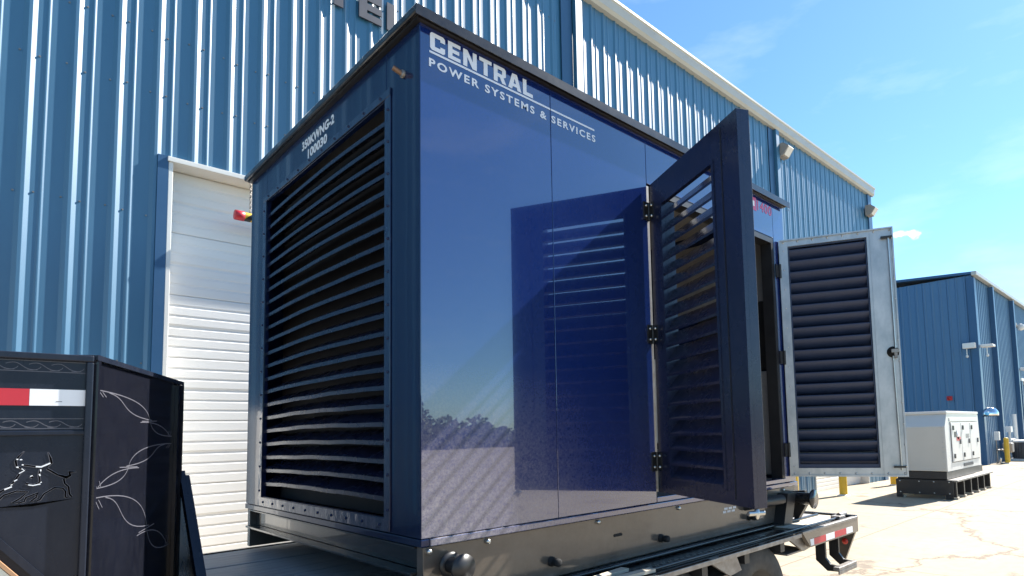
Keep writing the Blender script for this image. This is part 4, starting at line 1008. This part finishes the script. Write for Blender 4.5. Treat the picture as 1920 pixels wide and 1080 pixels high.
# ---- navy door, swung open past square
def door_frame(W_, T_, z0, z1, ou0, ou1, oz0, oz1, o, d, back):
    """frame with a rectangular opening; face lies on o + d*u, thickness along back"""
    m = MB()
    for a, b, c, e in ((0, z0, ou0, z1), (ou1, z0, W_, z1), (ou0 + .0004, oz1, ou1 - .0004, z1), (ou0 + .0004, z0, ou1 - .0004, oz0)):
        m.prism([(a, b), (c, b), (c, e), (a, e)], o, d, Z_, back * T_)
    return m
ld = Vector((-.43, -.903, 0)).normalized(); lb = Vector((-ld.y, ld.x, 0))     # direction out from the hinge, and towards the inside face
if lb.x < 0: lb = -lb
lo = Vector((HX + .005, YS - .012, 0))
LW = 1.0
nd = door_frame(LW, .022, 1.268, 3.272, .165, .752, 1.355, 3.085, lo, ld, lb).build('navy_door', M['navy_door'], en, 0.003)
nd['label'] = 'open navy louvered door, left leaf of the side opening'
e = MB()
for a, c in ((0.0, .012), (LW - .014, LW)): e.prism([(a, 1.268), (c, 1.268), (c, 3.272), (a, 3.272)], lo + lb * .0225, ld, Z_, lb * .05)
for b, c in ((1.268, 1.28), (3.26, 3.272)): e.prism([(.0125, b), (LW - .0145, b), (LW - .0145, c), (.0125, c)], lo + lb * .0225, ld, Z_, lb * .05)
e.build('door_return', M['navy_door'], nd, 0.002)
e = MB()
for a, b, c, f in ((.145, 1.335, .165, 3.105), (.752, 1.335, .772, 3.105), (.1655, 3.0855, .7515, 3.105), (.1655, 1.335, .7515, 1.3545)):
    e.prism([(a, b), (c, b), (c, f), (a, f)], lo - lb * .006, ld, Z_, lb * .0055)
e.build('louver_frame', M['navy_door'], nd)
MB().prism([(.845, 1.30), (.852, 1.30), (.852, 3.24), (.845, 3.24)], lo - lb * .003, ld, Z_, lb * .0025).build('seam', M['black'], nd)
def door_blades(n, z0, z1, u0, u1, o, d, back, m, par, depth=.075, rise=.085):
    """blades fall towards the outer face (o) and rise towards the inside (back)"""
    first = None; st_ = (z1 - z0) / n
    for k in range(n):
        if first is None:
            prof = [(-.004, 0), (-.006, .014), (depth, rise + .014), (depth + .003, rise), (depth, rise - .003)]
            b_ = MB(); vs = []
            for u in (u0, (u0 + u1) / 2, u1):
                for a, h in prof: vs.append(o + d * u + back * a + Z_ * (z0 + h))
            q = len(prof)
            fs = [(i * q + j, i * q + (j + 1) % q, (i + 1) * q + (j + 1) % q, (i + 1) * q + j) for i in range(2) for j in range(q)] + [tuple(range(q)), tuple(range(2 * q, 3 * q))[::-1]]
            first = b_.add(vs, fs).build('louver_blade', m, par)
        else: link_copy(first, par, (0, 0, k * st_))
door_blades(19, 1.350, 3.07, .167, .750, lo, ld, lb, M['navy_door'], nd, .075, .092)
for a, c in ((.154, .1655), (.7515, .763)):
    MB().prism([(a, 1.345), (c, 1.345), (c, 3.10), (a, 3.10)], lo + lb * .0225, ld, Z_, lb * .062).build('blade_channel', M['navy_door'], nd)
for z in (3.09, 2.275, 1.46):
    h = MB()
    c = Vector((HX - .004, YS - .006, z))
    h.box((HX - .055, YS - .010, z - .06), (HX - .006, YS - .0005, z + .06)).tube([c - Z_ * .06, c + Z_ * .06], .011, 10)
    h.prism([(.004, -.055), (.05, -.055), (.05, .055), (.004, .055)], lo + Z_ * z - lb * .006, ld, Z_, lb * .005)
    h.build('hinge', M['black'], en)
    b_ = MB()
    for dz in (-.035, .035):
        b_.lathe([(.009, 0), (.008, .007), (0, .009)], (HX - .035, YS - .010, z + dz), -Y_, 8)
        b_.lathe([(.009, 0), (.008, .007), (0, .009)], lo + ld * .03 + Z_ * (z + dz) - lb * .006, -lb, 8)
    b_.build('hinge_bolt', M['steel'], en)
# latch at the foot of the navy door
q = lo + ld * (LW - .01) + Z_ * 1.268
MB().lathe([(.0, .0), (.012, -.004), (.014, -.03), (.006, -.05), (0, -.052)], q + lb * .02, Z_, 10).tube([q - lb * .03 - Z_ * .022, q + lb * .06 - Z_ * .022], .012, 10).build('door_stay', M['steel'], nd)
MB().tube([q + Z_ * .03 + lb * .074, q + Z_ * 1.95 + lb * .074], .006, 6).build('latch_rod', M['worn_steel'], nd)
MB().box((HX - .012, YS + .003, 1.268), (HX + .012, YS + .02, 3.27)).build('seal_strip', M['worn_steel'], en)

# ---- galvanised door (inside face towards the camera)
rd = Vector((.422, -.907, 0)).normalized(); rb = Vector((rd.y, -rd.x, 0))
if rb.x > 0: rb = -rb                                # towards the camera: the inside face
ro = Vector((4.872, YS - .010, 0))
RW = .885
gd = door_frame(RW, .02, 1.246, 3.272, .070, .690, 1.315, 3.212, ro, rd, -rb).build('galvanised_door', M['galv'], en, 0.003)
gd['label'] = 'open door with bare galvanised inner face and dark louvers'
e = MB()
for a, c in ((0.0, .012), (RW - .012, RW)): e.prism([(a, 1.246), (c, 1.246), (c, 3.272), (a, 3.272)], ro + rb * .0005, rd, Z_, rb * .012)
for b, c in ((1.246, 1.258), (3.26, 3.272)): e.prism([(.0125, b), (RW - .0125, b), (RW - .0125, c), (.0125, c)], ro + rb * .0005, rd, Z_, rb * .012)
e.build('folded_edge', M['galv'], gd, 0.002)
e = MB()
for a, b, c, f in ((.070, 1.315, .082, 3.212), (.678, 1.315, .690, 3.212), (.0825, 3.200, .6775, 3.212), (.0825, 1.315, .6775, 1.345)):
    e.prism([(a, b), (c, b), (c, f), (a, f)], ro - rb * .0205, rd, Z_, -rb * .05)
e.build('louver_frame', M['blade_grey'], gd)
MB().prism([(.0, 1.246), (RW, 1.246), (RW, 3.272), (.0, 3.272)], ro - rb * .105, rd, Z_, -rb * .006).build('outer_skin', M['navy_door'], gd)
# inside view of rain louvers: leaves climb towards the camera side
first = None; n = 19; st_ = (3.19 - 1.345) / n
for k in range(n):
    if first is None:
        prof = [(-.085, 0), (-.085, .006), (-.060, .030), (-.030, .062), (-.012, .088), (-.006, .092), (-.004, .084), (-.022, .058), (-.052, .024), (-.080, 0)]
        vs = []
        for u in (.083, .677):
            for a, h in prof: vs.append(ro + rd * u + rb * (a - .012) + Z_ * (1.345 + h))
        q_ = len(prof)
        fs = [(j, (j + 1) % q_, q_ + (j + 1) % q_, q_ + j) for j in range(q_)]
        first = MB().add(vs, fs, True).build('louver_blade', M['blade_grey'], gd)
    else: link_copy(first, gd, (0, 0, k * st_))
MB().prism([(.712, 1.26), (.716, 1.26), (.716, 3.25), (.712, 3.25)], ro + rb * .0006, rd, Z_, rb * .005).build('seam', M['galv'], gd)
MB().tube([ro + rd * .846 + rb * .022 + Z_ * 3.19, ro + rd * .848 + rb * .022 + Z_ * 2.27], .007, 8).tube([ro + rd * .828 + rb * .022 + Z_ * 2.21, ro + rd * .838 + rb * .022 + Z_ * 1.30], .007, 8).build('latch_rod', M['steel'], gd)
for z, uu in ((3.185, .846), (1.325, .838)):
    MB().prism([(uu - .055, z - .008), (uu + .028, z - .008), (uu + .028, z + .008), (uu - .055, z + .008)], ro + rb * .013, rd, Z_, rb * .022).build('rod_guide', M['black'], gd)
MB().lathe([(.046, 0), (.044, .012), (.02, .014), (.02, .04), (0, .042)], ro + rd * .832 + rb * .001 + Z_ * 2.243, rb, 20).build('latch_hub', M['matt_black'], gd)
MB().prism([(.815, 2.235), (.868, 2.235), (.872, 2.262), (.815, 2.262)], ro + rb * .030, rd, Z_, rb * .02).prism([(.835, 2.19), (.858, 2.19), (.858, 2.234), (.835, 2.234)], ro + rb * .030, rd, Z_, rb * .014).build('latch_cam', M['worn_steel'], gd)
rv = MB()
for k in range(8):
    u = .035 + k * .118
    for z in (1.272, 3.248): rv.lathe([(.008, 0), (.007, .004), (0, .005)], ro + rd * min(u, .86) + rb * .001 + Z_ * z, rb, 8)
for k in range(12):
    for u in (.035, .872): rv.lathe([(.006, 0), (.005, .003), (0, .004)], ro + rd * u + rb * (.001 if u < .5 else .0126) + Z_ * (1.33 + k * .168), rb, 8)
tag(rv.build('rivets', M['steel'], gd), kind='stuff')
for z in (3.0, 2.25, 1.47):
    MB().tube([Vector((4.862, YS - .016, z - .06)), Vector((4.862, YS - .016, z + .06))], .012, 10).box((4.80, YS - .012, z - .055), (4.85, YS - .001, z + .055)).build('hinge', M['black'], en)
